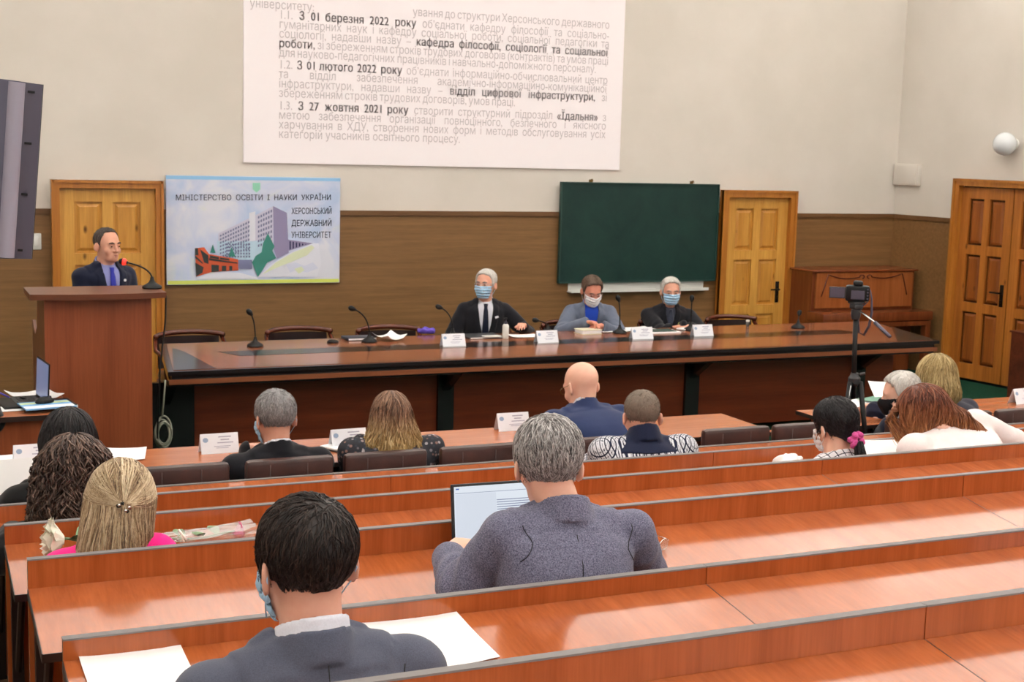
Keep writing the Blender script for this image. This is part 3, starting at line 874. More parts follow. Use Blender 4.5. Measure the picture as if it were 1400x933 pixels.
    def arms(s, P, off=0.0, k=.03, end=1.0, fold=0.0, r=(.058, .047, .044, .029)):
        d = None
        for sd in (-1, 1):
            if sd not in s.EL: continue
            S, E, W = s.SH[sd], s.EL[sd], s.WR[sd]
            x = rcone(P, S, E, r[0]+off, r[1]+off)
            We = E+(W-E)*end
            y = rcone(P, E, We, r[2]+off, r[2]+(r[3]-r[2])*end+off*.9)
            z = smin(x, y, .025)
            if fold:
                # creases around the bent elbow and along the sleeve
                ue = (W-S)/np.linalg.norm(W-S)
                qe = (P-E.astype(F32)); ph = qe@A3(ue)*105+np.sin(qe@A3(np.cross(ue, [0.3, .5, .8]))*30)*1.2
                near = np.exp(-(np.einsum('ij,ij->i', qe, qe))/(2*.085**2))
                z = z+F32(fold)*np.sin(ph)*near
            d = z if d is None else np.minimum(d, z)
        return d
    def legs(s, P, off=0.0):
        d = None
        for sd in (-1, 1):
            if s.stand:
                h = s.Pv+np.array([sd*.09, 0, 0]); k = np.array([sd*.10, .02, .48]); a = np.array([sd*.10, -.02, .06])
            else:
                h = s.Pv+np.array([sd*.09, .02, -.01]); k = np.array([sd*.12, .43, max(s.Pv[2]-.07, .40)]); a = np.array([sd*.12, .40, .07])
                a[2] = .07
            x = smin(rcone(P, h, k, .085+off, .058+off), rcone(P, k, a, .058+off, .042+off), .03)
            d = x if d is None else smin(d, x, .03)
        return d
    def neck_d(s, P, off=0.0):
        h0 = np.array(s.H)+s.RH@np.array([0, -.022, -.03])*s.hs
        return rcone(P, h0, s.N+s.ty*.0, .054*s.hs+off, .060+off)
    def headq(s, P): return ((P-A3(s.H))@s.RH)/F32(s.hs)
    def skull(s, q, off=0.0, ears=True, face=True):
        d = ell(q, (0, -.014, .042), (.0755, .096, .083))
        d = smin(d, ell(q, (0, .026, -.012), (.062, .064, .088)), .03)
        d = smin(d, ell(q, (0, .050, -.082), (.040, .038, .032)), .035)
        if face:
            d = smin(d, rcone(q, (-.034, .078, .026), (.034, .078, .026), .014, .014), .014)
            d = smin(d, rcone(q, (0, .088, .012), (0, .112, -.026), .008, .0125), .012)
            d = smin(d, rcone(q, (-.014, .095, -.030), (.014, .095, -.030), .008, .008), .008)
            for e in (-1, 1):
                d = smax(d, -sph(q, (e*.032, .101, .004), .0155), .014)
                d = smin(d, sph(q, (e*.031, .0785, .004), .0125), .004)
                d = smin(d, ell(q, (e*.048, .058, -.030), (.018, .018, .02)), .02)
            d = smin(d, rcone(q, (-.018, .084, -.056), (.018, .084, -.056), .0075, .0075), .008)
            d = smin(d, rcone(q, (-.015, .084, -.067), (.015, .084, -.067), .0075, .0075), .008)
        if ears:
            for e in (-1, 1):
                c, sn = math.cos(e*.5), math.sin(e*.5)
                Mr = np.array([[c, -sn, 0], [sn, c, 0], [0, 0, 1]])
                x = ell(q, (e*.0845, -.014, -.004), (.0075, .021, .034), Mr)
                x = smax(x, -ell(q, (e*.093, -.006, .002), (.007, .010, .018), Mr), .006)
                d = smin(d, x, .008)
        return d-F32(off)
    def head_d(s, P, off=0.0, ears=True, face=True):
        return s.skull(s.headq(P), off, ears, face)*F32(s.hs)
    def hand_d(s, P, sd):
        f, pn, curl, spread = s.HD[sd]; W = s.WR[sd]
        sdv = np.cross(f, pn)*(1 if sd > 0 else -1)                  # towards the thumb
        pt = lambda a, b, c: W+f*a+sdv*b+pn*c
        d = None
        kn = [(.088, .030), (.092, .010), (.088, -.010), (.080, -.028)]
        ln = [(.042, .026, .021), (.047, .029, .022), (.043, .027, .021), (.034, .021, .019)]
        for (a, b), l in zip(kn, ln):
            x = rcone(P, pt(.005, b*.55, 0), pt(a, b, 0), .0145, .0115)
            d = x if d is None else smin(d, x, .014)
        for i, ((a, b), l) in enumerate(zip(kn, ln)):
            p = pt(a, b, 0); ang = .25+curl*.55; dr = f
            fr = f+sdv*spread*(1.5-i)*.35
            fr = fr/np.linalg.norm(fr)
            for j in range(3):
                dr = fr*math.cos(ang)+pn*math.sin(ang); e = p+dr*l[j]
                d = smin(d, rcone(P, p, e, .0098-.001*j, .0090-.001*j), .004)
                p = e; ang += curl*.75
        t0 = pt(.018, .022, .004); t1 = pt(.050, .050, .012); t2 = pt(.078, .056, .020+.012*curl); t3 = pt(.100, .050, .028+.016*curl)
        d = smin(d, rcone(P, t0, t1, .015, .0125), .012); d = smin(d, rcone(P, t1, t2, .0115, .0105), .005); d = smin(d, rcone(P, t2, t3, .0105, .0085), .004)
        return d
    def bbox(s, extra=.12, z0=None):
        pts = [s.H, s.N, s.Pv]+[v for dct in (s.SH, s.EL, s.WR) for v in dct.values()]
        for sd in s.HD: pts.append(s.WR[sd]+s.HD[sd][0]*.17)
        p = np.array(pts); lo = p.min(0)-extra; hi = p.max(0)+extra
        lo[0] = min(lo[0], -s.sw-.06); hi[0] = max(hi[0], s.sw+.06); lo[1] = min(lo[1], s.Pv[1]-.22); hi[2] = max(hi[2], s.H[2]+.16*s.hs)
        return lo, hi
    # ---- parts
    def body(s, mat, h=.008, hands=True):
        def fn(P):
            d = smin(s.head_d(P), s.neck_d(P), .025)
            d = smin(d, s.torso(P, -.012), .02)
            a = s.arms(P, -.006, end=1.0)
            if a is not None: d = smin(d, a, .02)
            if hands:
                for sd in s.HD: d = smin(d, s.hand_d(P, sd), .014)
            return d
        lo, hi = s.bbox(); lo[2] = s.Pv[2]-.12
        return sdf_obj('body', fn, lo, hi, h, mat, s.root)
    def trousers(s, mat, h=.014):
        lo = np.array([-.27, -.22, 0.0]); hi = np.array([.27, .62 if not s.stand else .22, s.Pv[2]+.22])
        def fn(P):
            t = smax(s.torso(P, .002), (P[:, 2]-F32(s.Pv[2]+.10)), .02)
            return smin(t, s.legs(P), .03)
        o = sdf_obj('trousers', fn, lo, hi, h, mat, s.root)
        for sd in (-1, 1):
            y = .40 if not s.stand else -.02; x = sd*(.12 if not s.stand else .10)
            m = MB(); n = 10; vs = []
            for (yy, w, zt) in ((-.06, .032, .08), (0, .038, .10), (.09, .044, .065), (.17, .04, .045), (.21, .022, .03)):
                vs.append([(x+w*c*1.0, y+yy, max(0.0, z)) for c, z in ((-1, .0), (-1, zt*.6), (-.5, zt), (.5, zt), (1, zt*.6), (1, 0))])
            flat = [p for r_ in vs for p in r_]; fs = [(i*6+j, i*6+(j+1) % 6, i*6+6+(j+1) % 6, i*6+6+j) for i in range(4) for j in range(6)]
            fs += [tuple(range(6))[::-1], tuple(24+i for i in range(6))]
            m.add(flat, fs); m.obj('shoe', 'plastic_black', s.root, 'auto')
        return o
    def top(s, name, mat, off=.014, sleeve=1.02, h=.008, collar=None, vcut=None, fold=.004, k=.014, hem=None, hand_r=(.060, .051, .048, .034), neckcut=.0, sh=1.06, wrinkle=.0015, pad=True):
        """jacket / sweater / blouse. collar = (height, flare); vcut = (depth, half width) opens the front"""
        ang = None
        def fn(P):
            d = s.torso(P, off, sh=sh)
            if pad:
                for sd in (-1, 1):
                    S = s.SH[sd]
                    d = smin(d, rcone(P, s.N+s.tx*sd*.075-s.ax*.035-s.ty*.005, S+s.ax*.004+s.tx*sd*.005, .040+off*.6, .050+off*.7), .03)
            a = s.arms(P, off-.002, fold=fold, end=sleeve, r=hand_r)
            if a is not None: d = smin(d, a, k)
            if wrinkle:
                d = d+F32(wrinkle)*(np.sin(P[:, 0]*31+P[:, 2]*22+np.sin(P[:, 2]*17)*1.5)+np.sin(P[:, 2]*47-P[:, 0]*19))
            if hem is not None: d = smax(d, F32(hem)-P[:, 2], .01)
            q = (P-s.N.astype(F32))@s.M
            rr = np.sqrt(q[:, 0]**2+(q[:, 1]+.004)**2)
            # open neck
            d = smax(d, -np.maximum(rr-F32(.060+neckcut), -(q[:, 2]+F32(.012))), .006)
            if collar:
                hgt, fl = collar
                zc = q[:, 2]+q[:, 1]*.40                               # the collar sinks towards the front
                w = np.abs(rr-(F32(.073)-zc*F32(fl)))-F32(.008)
                c = np.maximum(w, np.maximum(zc-F32(hgt-.025), -(zc+F32(.045))))
                if vcut: c = np.maximum(c, q[:, 1]-F32(.045))
                fold_ = (zc > -F32(.062)) & (q[:, 1] < .05) & (rr < .15)
                d = np.where(fold_, d-F32(.0065), d)
                d = smin(d, c, .006)
            if vcut:
                dep, hw = vcut
                z = -q[:, 2]
                half = np.interp(z, [-.2, -.02, .03, dep*.55, dep, dep+.02], [hw*.9, hw*.9, hw, hw*.72, .012, -.02]).astype(F32)
                ax_ = np.abs(q[:, 0]); cut = np.maximum(ax_-half, -q[:, 1]+F32(.0))
                lap = np.maximum(np.abs(ax_-half-F32(.024))-F32(.026), -q[:, 1]); lap = np.maximum(lap, z-F32(dep)); 
                d = np.where(lap < 0, d-F32(.007), d)
                d = smax(d, -cut, .003)
            return d
        s.topfn = fn
        lo, hi = s.bbox(.13); lo[2] = (hem if hem is not None else s.Pv[2]-.14)-.02
        return sdf_obj(name, fn, lo, hi, h, mat, s.root)
    def seam(s, pts, mat='plastic_black', r=.0011, name='seam'):
        P = np.array(pts, F32); P = project(s.topfn, P, .0014, 6)
        m = MB(); m.tube([tuple(p) for p in P.astype(float)], r, 5); return m.obj(name, mat, s.root, True)
    def shirt(s, mat, name='shirt', h=.008, collar=True, off=.006, rise=0.0):
        def fn(P):
            d = s.torso(P, off)
            q = (P-s.N.astype(F32))@s.M
            rr = np.sqrt(q[:, 0]**2+(q[:, 1]+.004)**2)
            d = smax(d, -np.maximum(rr-F32(.060), -(q[:, 2]+F32(.03))), .006)
            if collar:
                zc = q[:, 2]+q[:, 1]*.45
                c = np.maximum(np.abs(rr-(F32(.068)-zc*F32(.12)))-F32(.005), np.abs(zc-F32(.005+rise*.5))-F32(.034+rise*.5))
                d = smin(d, c, .004)
            return d
        lo, hi = s.bbox(.1); lo[0], hi[0] = -s.sw-.05, s.sw+.05; hi[2] = s.N[2]+.12; lo[2] = s.Pv[2]-.05
        lo[1] = -.25; hi[1] = max(s.N[1]+.2, .3)
        return sdf_obj(name, fn, lo, hi, h, mat, s.root)
    def front_point(s, t, x=0.0, off=.0):
        """a point on the chest, t metres below the neck base along the spine"""
        p = s.N-s.ax*t+s.tx*x+s.ty*.3
        P = p[None].astype(F32)
        for _ in range(14):
            d = s.torso(P, off); P = P-(s.ty[None]*d[:, None]*.8).astype(F32)
        return P[0].astype(float)
    def tie(s, mat, length=.36, off=.014):
        m = MB(); vs = []; fs = []; ts = np.linspace(.0, length, 12)
        for i, t in enumerate(ts):
            c = s.front_point(max(t, .025), 0, off)
            if t < .025: c = c+s.ax*(.025-t)
            w = (.020 if i == 0 else .014 if i == 1 else .016+.020*(t/length))
            b = .009 if i < 2 else .003
            for x, y in ((-w, 0), (-w*.6, b), (w*.6, b), (w, 0), (w*.6, -.006), (-w*.6, -.006)): vs.append(c+s.tx*x+s.ty*y)
        for i in range(len(ts)-1):
            for j in range(6): fs.append((i*6+j, i*6+(j+1) % 6, i*6+6+(j+1) % 6, i*6+6+j))
        fs += [tuple(range(6))[::-1], tuple((len(ts)-1)*6+j for j in range(6))]
        m.add(vs, fs); return m.obj('tie', mat, s.root, True)
    def hair(s, mat, thick=.012, line=None, h=.005, strands=0, slen=.035, srad=.0013, crown=(0, -.05, .12), bald=None, flow_down=.6, lift=.003, rough_=.0, name='hair', steps=7, vol=None, part=None):
        """short hair: a cap over the scalp down to the hairline, with fine strands lying over it"""
        ln = line or [(-.14, -.070), (-.06, -.064), (-.036, -.03), (-.012, .012), (.008, -.004), (.022, .012), (.034, .070), (.06, .100), (.10, .115)]
        ys = np.array([a for a, _ in ln]); zs = np.array([b for _, b in ln])
        def cap(q):
            ex = thick*np.clip(.15+(q[:, 2]+.07)*6.0, .08, 1.1)
            d = s.skull(q, 0, False, False)-ex.astype(F32)
            if vol is not None: d = smin(d, vol(q), .02)
            d = d+F32(.0012)*np.sin(q[:, 0]*260+q[:, 1]*40)*np.sin(q[:, 1]*210+q[:, 2]*60)
            low = (np.interp(q[:, 1], ys, zs).astype(F32)-q[:, 2])*F32(.75)
            low = low+F32(.004)*np.sin(q[:, 0]*330)+F32(.003)*np.sin(q[:, 1]*410)
            d = smax(d, low, .008)
            if bald is not None: d = smax(d, bald(q), .006)
            inner = s.skull(q, -.010, False, False)
            return np.maximum(d, -inner)
        fn = lambda P: cap(s.headq(P))*F32(s.hs)
        lo = np.array(s.H)-.17*s.hs; hi = np.array(s.H)+.19*s.hs
        V, F = surface(fn, lo, hi, h)
        parts = [np_mesh('h', V, F)]
        me = parts[0]; at = me.attributes.new('tone', 'FLOAT', 'POINT'); at.data.foreach_set('value', np.full(len(V), .35, np.float32))
        if strands:
            Vq = V[rng.integers(0, len(V), strands*2)]
            g = grad(fn, Vq.astype(F32)); out = ((Vq-np.array(s.H))*g).sum(1) > .03*s.hs
            P = Vq[out][:strands].astype(F32); P = P+(g[out][:strands]*.001).astype(F32)
            cr = np.array(s.H)+s.RH@np.array(crown)*s.hs
            path = [P.copy()]; st = slen/(steps-1)
            dn = -s.RH[:, 2]
            jit = rng.normal(0, .35, P.shape)
            L = rng.uniform(.55, 1.25, len(P))[:, None]
            for i in range(steps-1):
                g = grad(fn, P); v = (P-cr); v = v/(np.linalg.norm(v, axis=1, keepdims=True)+1e-6)+flow_down*dn+jit
                v = v-g*(v*g).sum(1, keepdims=True); v /= np.linalg.norm(v, axis=1, keepdims=True)+1e-6
                P = (P+v*st*L).astype(F32)
                d = fn(P)-lift*(.3+i/steps)
                P = P-(g*np.clip(d, -.004, .004)[:, None]).astype(F32)
                path.append(P.copy())
            paths = np.stack(path, 1).astype(float)
            parts.append(strand_mesh('s', paths, srad*rng.uniform(.7, 1.3, len(paths)), mat, s.root))
        me = join_meshes(name, parts)
        s.hairfn = fn
        return link(name, me, mat, s.root)
    def long_hair(s, mat, vols, n=500, length=(.22, .34), srad=.0028, wave=(.006, 22), hl=None, h=.007, name='hair', crown=(0, .0, .125), steps=16, front=.045, gravity=1.0, pull=None, spread=.35, h_lift=.004, zmin=None, clump=0.0, root_z=-.02, back=False):
        """long hair: a volume plus many strands flowing from the crown over it"""
        def fnq(q):
            d = s.skull(q, .016, False, False)
            fr = np.maximum(q[:, 1]-F32(front), -(q[:, 2]-F32(.075)-np.maximum(0, F32(.07)-q[:, 1])*0))
            for v in vols: d = smin(d, v(q), .03)
            face = np.maximum(np.maximum(F32(front)-q[:, 1], q[:, 2]-F32(.07)), np.abs(q[:, 0])-F32(.075))
            d = smax(d, -face, .012)
            return d
        fn = lambda P: fnq(s.headq(P))*F32(s.hs)
        def fshow(P):
            d = fn(P); q = s.headq(P)
            d = d+F32(.0025)*np.sin(np.arctan2(q[:, 0], -q[:, 1])*34+q[:, 2]*14)
            return np.maximum(d, -s.head_d(P, -.01, False, False))
        lo = np.array(s.H)-np.array([.24, .26, .50])*s.hs; hi = np.array(s.H)+np.array([.24, .24, .2])*s.hs
        V, F = surface(fshow, lo, hi, h)
        parts = [np_mesh('h', V, F)]; at = parts[0].attributes.new('tone', 'FLOAT', 'POINT'); at.data.foreach_set('value', np.full(len(V), .3, np.float32))
        # roots over the scalp
        g0 = rng.normal(size=(n*6, 3)); g0 /= np.linalg.norm(g0, axis=1, keepdims=True)
        q = g0*np.array([.09, .11, .10])+np.array([0, -.012, .04])
        ok = (q[:, 2] > root_z) & ~((q[:, 1] > front+.01) & (q[:, 2] < .085)); q = q[ok][:n]
        P = (np.array(s.H)+(q@s.RH.T.astype(float))*s.hs).astype(F32)
        P = project(fn, P, .001)
        cr = np.array(s.H)+s.RH@np.array(crown)*s.hs
        Lg = rng.uniform(length[0], length[1], len(P)); st = (Lg/(steps-1))[:, None]
        ph = rng.uniform(0, 6.28, len(P)); ph2 = rng.uniform(0, 6.28, len(P)); jit = rng.normal(0, .10, P.shape)
        if clump: 
            cl = np.round(P/ .035).sum(1); ph = ph*(1-clump)+clump*cl*2.1; ph2 = ph2*(1-clump)+clump*cl*1.3
        path = [P.copy()]; dn = np.array([0, 0, -1.0])
        for i in range(steps-1):
            g = grad(fn, P, .006); v = (P-cr); v /= np.linalg.norm(v, axis=1, keepdims=True)+1e-6
            wgt = max(0, 1-i/5.0)
            v = v*spread*wgt+dn*gravity*(1-.55*wgt)+jit
            if pull is not None: v = v+pull(P, i)
            v = v-g*(v*g).sum(1, keepdims=True)*(.95)
            v /= np.linalg.norm(v, axis=1, keepdims=True)+1e-6
            P = (P+v*st).astype(F32)
            d = fn(P)-F32(h_lift*.6)
            P = P-(g*np.clip(d, -.012, .006)[:, None]).astype(F32)
            path.append(P.copy())
        pa = np.stack(path, 1).astype(float)
        s_ = np.linspace(0, 1, steps)[None, :]
        amp = wave[0]*np.clip(s_*1.6, 0, 1)
        pa[..., 0] += amp*np.sin(s_*Lg[:, None]*wave[1]*2+ph[:, None]); pa[..., 1] += amp*np.cos(s_*Lg[:, None]*wave[1]*1.7+ph2[:, None])
        parts.append(strand_mesh('s', pa, srad*rng.uniform(.6, 1.35, len(pa)), mat, s.root))
        me = join_meshes(name, parts)
        s.hairfn = fn
        return link(name, me, mat, s.root)
    def mask(s, mat, low=0.0, h=.005, zr=(-.098, .0), pleats=True):
        def fn(P):
            q = s.headq(P)
            sh = s.skull(q, 0, False, True)
            blob = smin(sh, ell(q, (0, .072, -.045), (.042, .045, .055)), .02)
            d = np.abs(blob-F32(.006))-F32(.0022)
            zc = q[:, 2]-F32(low)
            if pleats: d = d+F32(.0012)*np.sin(zc*260)
            bx = np.maximum(np.abs(zc-F32((zr[0]+zr[1])/2))-F32((zr[1]-zr[0])/2), np.maximum(F32(.030)-q[:, 1], np.abs(q[:, 0])-F32(.072)))
            return np.maximum(d, bx)*F32(s.hs)
        lo = np.array(s.H)-.16*s.hs; hi = np.array(s.H)+.17*s.hs
        o = sdf_obj('face_mask', fn, lo, hi, h*.8, mat, s.root)
        for e in (-1, 1):
            t = MB()
            for z0, z1 in ((low+zr[1]-.008, .018), (low+zr[0]+.012, -.030)):
                pts = [(e*.066, .036, z0), (e*.077, .012, (z0+z1)/2), (e*.083, -.018, z1)]
                t.tube([np.array(s.H)+s.RH@(np.array(p)*s.hs) for p in pts], .0014, 5)
            pts = [(e*.083, -.018, .018), (e*.089, -.032, -.004), (e*.083, -.018, -.030)]
            t.tube([np.array(s.H)+s.RH@(np.array(p)*s.hs) for p in pts], .0014, 5)
            t.obj('ear_loop', mat, o, True)
        return o
    def hp(s, p): return np.array(s.H)+s.RH@(np.array(p)*s.hs)
    def glasses(s, mat, temple_only=False):
        t = MB()
        for e in (-1, 1):
            t.tube([s.hp(p) for p in ((e*.060, .088, .012), (e*.076, .06, .014), (e*.081, .0, .016), (e*.080, -.012, .004))], .0016, 5)
            ring = [s.hp((e*.033+.024*math.cos(w), .104-.004*abs(math.cos(w)), .004+.017*math.sin(w))) for w in np.linspace(0, 2*math.pi, 15)]
            t.tube(ring, .0014, 5, False)
            t.tube([s.hp((e*.057, .10, .008)), s.hp((e*.060, .088, .012))], .0016, 5)
        t.tube([s.hp((-.010, .106, .006)), s.hp((0, .109, .008)), s.hp((.010, .106, .006))], .0014, 5)
        return t.obj('glasses', mat, s.root, True)
    def eyes(s, brow='iris_dark', lips=True):
        for e in (-1, 1):
            m = MB(); c = s.hp((e*.032, .0900, .004)); m.lathe([(.0001, -.005), (.0045, -.0035), (.0055, 0), (.0045, .0035), (.0001, .005)], c, 8); m.obj('eye', 'iris_dark', s.root, True)
            m = MB(); m.tube([s.hp((e*.014, .096, .026)), s.hp((e*.032, .0965, .031)), s.hp((e*.050, .084, .026))], [.0035, .0055, .003], 6); m.obj('eyebrow', brow, s.root, True)
        if lips:
            m = MB(); m.tube([s.hp(p) for p in ((-.022, .083, -.060), (-.008, .0915, -.0585), (.008, .0915, -.0585), (.022, .083, -.060))], [.001, .004, .004, .001], 6)
            m.tube([s.hp(p) for p in ((-.019, .083, -.064), (0, .0925, -.068), (.019, .083, -.064))], [.001, .0045, .001], 6); m.obj('lips', 'lip', s.root, True)
# ================================================================== clothes and hair colours
fabric('suit_grey', srgb(86, 90, 106), .18, 420); fabric('wool_blue_grey', srgb(88, 89, 112), .38, 300, .95, .5, srgb(120, 120, 140))
fabric('suit_black', srgb(28, 28, 34), .2, 400); fabric('suit_navy', srgb(44, 56, 92), .15, 400); fabric('suit_dark_navy', srgb(26, 30, 50), .15, 400)
fabric('blazer_blue_grey', srgb(100, 108, 126), .15, 400); fabric('knit_navy', srgb(30, 36, 60), .15, 200, .95, .4)
fabric('knit_black', srgb(20, 20, 22), .2, 250); fabric('knit_pink', srgb(244, 40, 140), .1, 250); fabric('blouse_white', srgb(240, 228, 228), .04, 200, .7, .1)
fabric('dark_grey_cloth', srgb(52, 52, 64), .15, 300); fabric('shirt_white', srgb(226, 228, 240), .05, 300, .8, .1); fabric('shirt_blue', srgb(40, 76, 190), .1, 300, .8, .1)
fabric('shirt_lilac', srgb(142, 146, 200), .06, 300, .8, .1); fabric('tie_blue', srgb(52, 58, 168), .1, 200, .5, .1); fabric('tie_dark', srgb(22, 28, 48), .1, 200, .5, .1)
fabric('tie_grey', srgb(60, 64, 80), .2, 100, .5, .1); fabric('trouser_dark', srgb(30, 30, 36), .15, 300); fabric('scrunchie_pink', srgb(206, 84, 150), .2, 120)
new_mat('mask_blue', srgb(170, 208, 238), .8, spec=.2); new_mat('mask_white', srgb(238, 236, 240), .8, spec=.2); new_mat('mask_black', srgb(24, 24, 28), .8, spec=.2)
# patterned cloth
m = new_mat('floral_cloth', srgb(40, 40, 48), .8); v = coords(m, (1, 1, 1), 'Object', False); n, l, b = NODES(m)
vo = n.new('ShaderNodeTexVoronoi'); vo.inputs['Scale'].default_value = 46; l.new(v, vo.inputs['Vector'])
f = ramp(m, vo.outputs['Distance'], [(.30, (1, 1, 1)), (.42, (0, 0, 0))])
vc = n.new('ShaderNodeTexVoronoi'); vc.inputs['Scale'].default_value = 46; l.new(v, vc.inputs['Vector'])
sp = n.new('ShaderNodeSeparateColor'); l.new(vc.outputs['Color'], sp.inputs[0])
fl = ramp(m, sp.outputs[0], [(.2, srgb(40, 48, 60)), (.45, srgb(110, 100, 108)), (.6, srgb(176, 172, 178)), (.85, srgb(130, 96, 88))])
l.new(mixcol(m, f, srgb(34, 35, 44), fl), b.inputs['Base Color'])
def math_node(m, op, a, b=None, c=None):
    n, l, _ = NODES(m); x = n.new('ShaderNodeMath'); x.operation = op
    for i, s in enumerate((a, b, c)):
        if s is None: continue
        if hasattr(s, 'links'): l.new(s, x.inputs[i])
        else: x.inputs[i].default_value = s
    return x.outputs[0]
# white and navy knit: rows of diamonds and zigzags
m = new_mat('nordic_knit', srgb(210, 212, 220), .95, spec=.1); v = coords(m, (1, 1, 1), 'Object', False); n, l, b = NODES(m)
sx = n.new('ShaderNodeSeparateXYZ'); l.new(v, sx.inputs[0])
ux = math_node(m, 'MULTIPLY', sx.outputs[0], 1/.034); uz = math_node(m, 'MULTIPLY', math_node(m, 'SUBTRACT', sx.outputs[2], sx.outputs[1]), 1/.034)
fx = math_node(m, 'PINGPONG', ux, .5); fz = math_node(m, 'PINGPONG', uz, .5)
dm = math_node(m, 'ADD', fx, fz)
rg = math_node(m, 'PINGPONG', math_node(m, 'MULTIPLY', dm, 1), .25)
c1 = math_node(m, 'GREATER_THAN', rg, .11)
tk = math_node(m, 'GREATER_THAN', math_node(m, 'PINGPONG', math_node(m, 'MULTIPLY', ux, 4), .5), .3)
tz = math_node(m, 'GREATER_THAN', math_node(m, 'PINGPONG', math_node(m, 'MULTIPLY', uz, 4), .5), .3)
tk = math_node(m, 'MULTIPLY', tk, tz)
c1 = math_node(m, 'SUBTRACT', c1, math_node(m, 'MULTIPLY', tk, .65)); c1 = math_node(m, 'MAXIMUM', c1, 0)
l.new(mixcol(m, c1, srgb(40, 44, 64), srgb(216, 218, 226)), b.inputs['Base Color'])
bump(m, noise(m, v, 300, 2), .5, .002)
# white cloth with dark windowpane lines
m = new_mat('check_cloth', srgb(232, 232, 238), .8); v = coords(m, (1, 1, 1), 'Object', False); n, l, b = NODES(m)
sx = n.new('ShaderNodeSeparateXYZ'); l.new(v, sx.inputs[0])
a1 = math_node(m, 'ADD', sx.outputs[0], math_node(m, 'MULTIPLY', sx.outputs[2], .5)); a2 = math_node(m, 'ADD', sx.outputs[1], math_node(m, 'MULTIPLY', sx.outputs[2], .8))
q1 = math_node(m, 'LESS_THAN', math_node(m, 'PINGPONG', math_node(m, 'MULTIPLY', a1, 1/.032), .5), .07); q2 = math_node(m, 'LESS_THAN', math_node(m, 'PINGPONG', math_node(m, 'MULTIPLY', a2, 1/.032), .5), .07)
l.new(mixcol(m, math_node(m, 'MAXIMUM', q1, q2), srgb(234, 234, 240), srgb(36, 38, 60)), b.inputs['Base Color'])

hair_mat('hair_dark', [(.2, srgb(24, 18, 17)), (.55, srgb(40, 30, 28)), (.9, srgb(70, 54, 48))], .4)
hair_mat('hair_salt', [(.12, srgb(62, 58, 58)), (.35, srgb(130, 124, 123)), (.65, srgb(186, 182, 182)), (.92, srgb(226, 224, 224))], .5)
hair_mat('hair_grey', [(.2, srgb(106, 104, 106)), (.5, srgb(150, 148, 150)), (.8, srgb(184, 182, 184))], .6)
hair_mat('hair_stubble', [(.2, srgb(98, 86, 76)), (.5, srgb(124, 110, 98)), (.8, srgb(146, 132, 120))], .7)
hair_mat('hair_white', [(.2, srgb(186, 182, 178)), (.5, srgb(216, 212, 206)), (.8, srgb(236, 232, 226))], .5)
hair_mat('hair_brown_grey', [(.2, srgb(76, 60, 50)), (.5, srgb(104, 84, 70)), (.8, srgb(132, 110, 94))], .5)
hair_mat('hair_black', [(.2, srgb(20, 17, 19)), (.6, srgb(32, 28, 32)), (.95, srgb(60, 54, 58))], .35)
hair_mat('hair_blonde', [(.12, srgb(104, 84, 66)), (.35, srgb(152, 126, 98)), (.6, srgb(190, 166, 132)), (.9, srgb(222, 204, 174))], .42)
hair_mat('hair_fair', [(.2, srgb(134, 112, 70)), (.5, srgb(170, 146, 98)), (.85, srgb(204, 180, 130))], .45)

PPL = {}
def rest_on_desk(f, k, dy=.29, w=.075, up=.055):
    for sd in (-1, 1):
        c, s_ = math.cos(f.yaw), math.sin(f.yaw); p = on_desk(k, f.root.location.x+sd*w*c+(.0 if abs(f.H[0]) < .02 else f.H[0]*.7), dy)+Vector((0, 0, up))
        f.arm(sd, p, hand=(-sd*.5, .8, 0), curl=.6, pole=(-sd*.4, 0, 0))
def rest_on(f, Y, z, w=.075):
    for sd in (-1, 1): f.arm(sd, (f.root.location.x+sd*w+.7*f.H[0], Y, z), hand=(-sd*.5, .8, 0), curl=.6, pole=(-sd*.25, 0, 0))
# ------------------------------------------------------------------ man with dark hair, nearest
f = Fig('man with short dark hair and dark grey suit seated nearest the camera', PY(418, 778, 2.42), 2, TIER[4], .40, (6, -6, 0), 1.0, .222, .01, .135, hunch=.02, drop=.055)
fh = f.H
rest_on_desk(f, 4)
f.body('skin', .006); f.shirt('shirt_white', h=.006, rise=.007); f.top('jacket', 'suit_grey', .016, .97, .008, (.050, .30), (.30, .07), k=.012)
f.trousers('trouser_dark')
f.hair('hair_dark', .015, [(-.14, -.078), (-.06, -.072), (-.036, -.03), (-.014, .006), (.008, -.010), (.03, .0), (.045, .05), (.08, .085), (.12, .10)], .0045, 2600, .040, .0011, crown=(.012, -.06, .11), flow_down=.45)
f.mask('mask_blue')
def jacket_seams(f):
    f.seam([f.N-f.ax*(.045+.03*i)-f.ty*.2 for i in range(12)])
    for sd in (-1, 1):
        S = f.SH[sd]; f.seam([S-f.tx*sd*(.022+.012*math.sin(a*1.3))+f.ax*(.075*math.cos(a))*1.0-f.ty*(.09*math.sin(a)+.02) for a in np.linspace(.75, 2.4, 12)])
jacket_seams(f)
PPL['dark'] = f
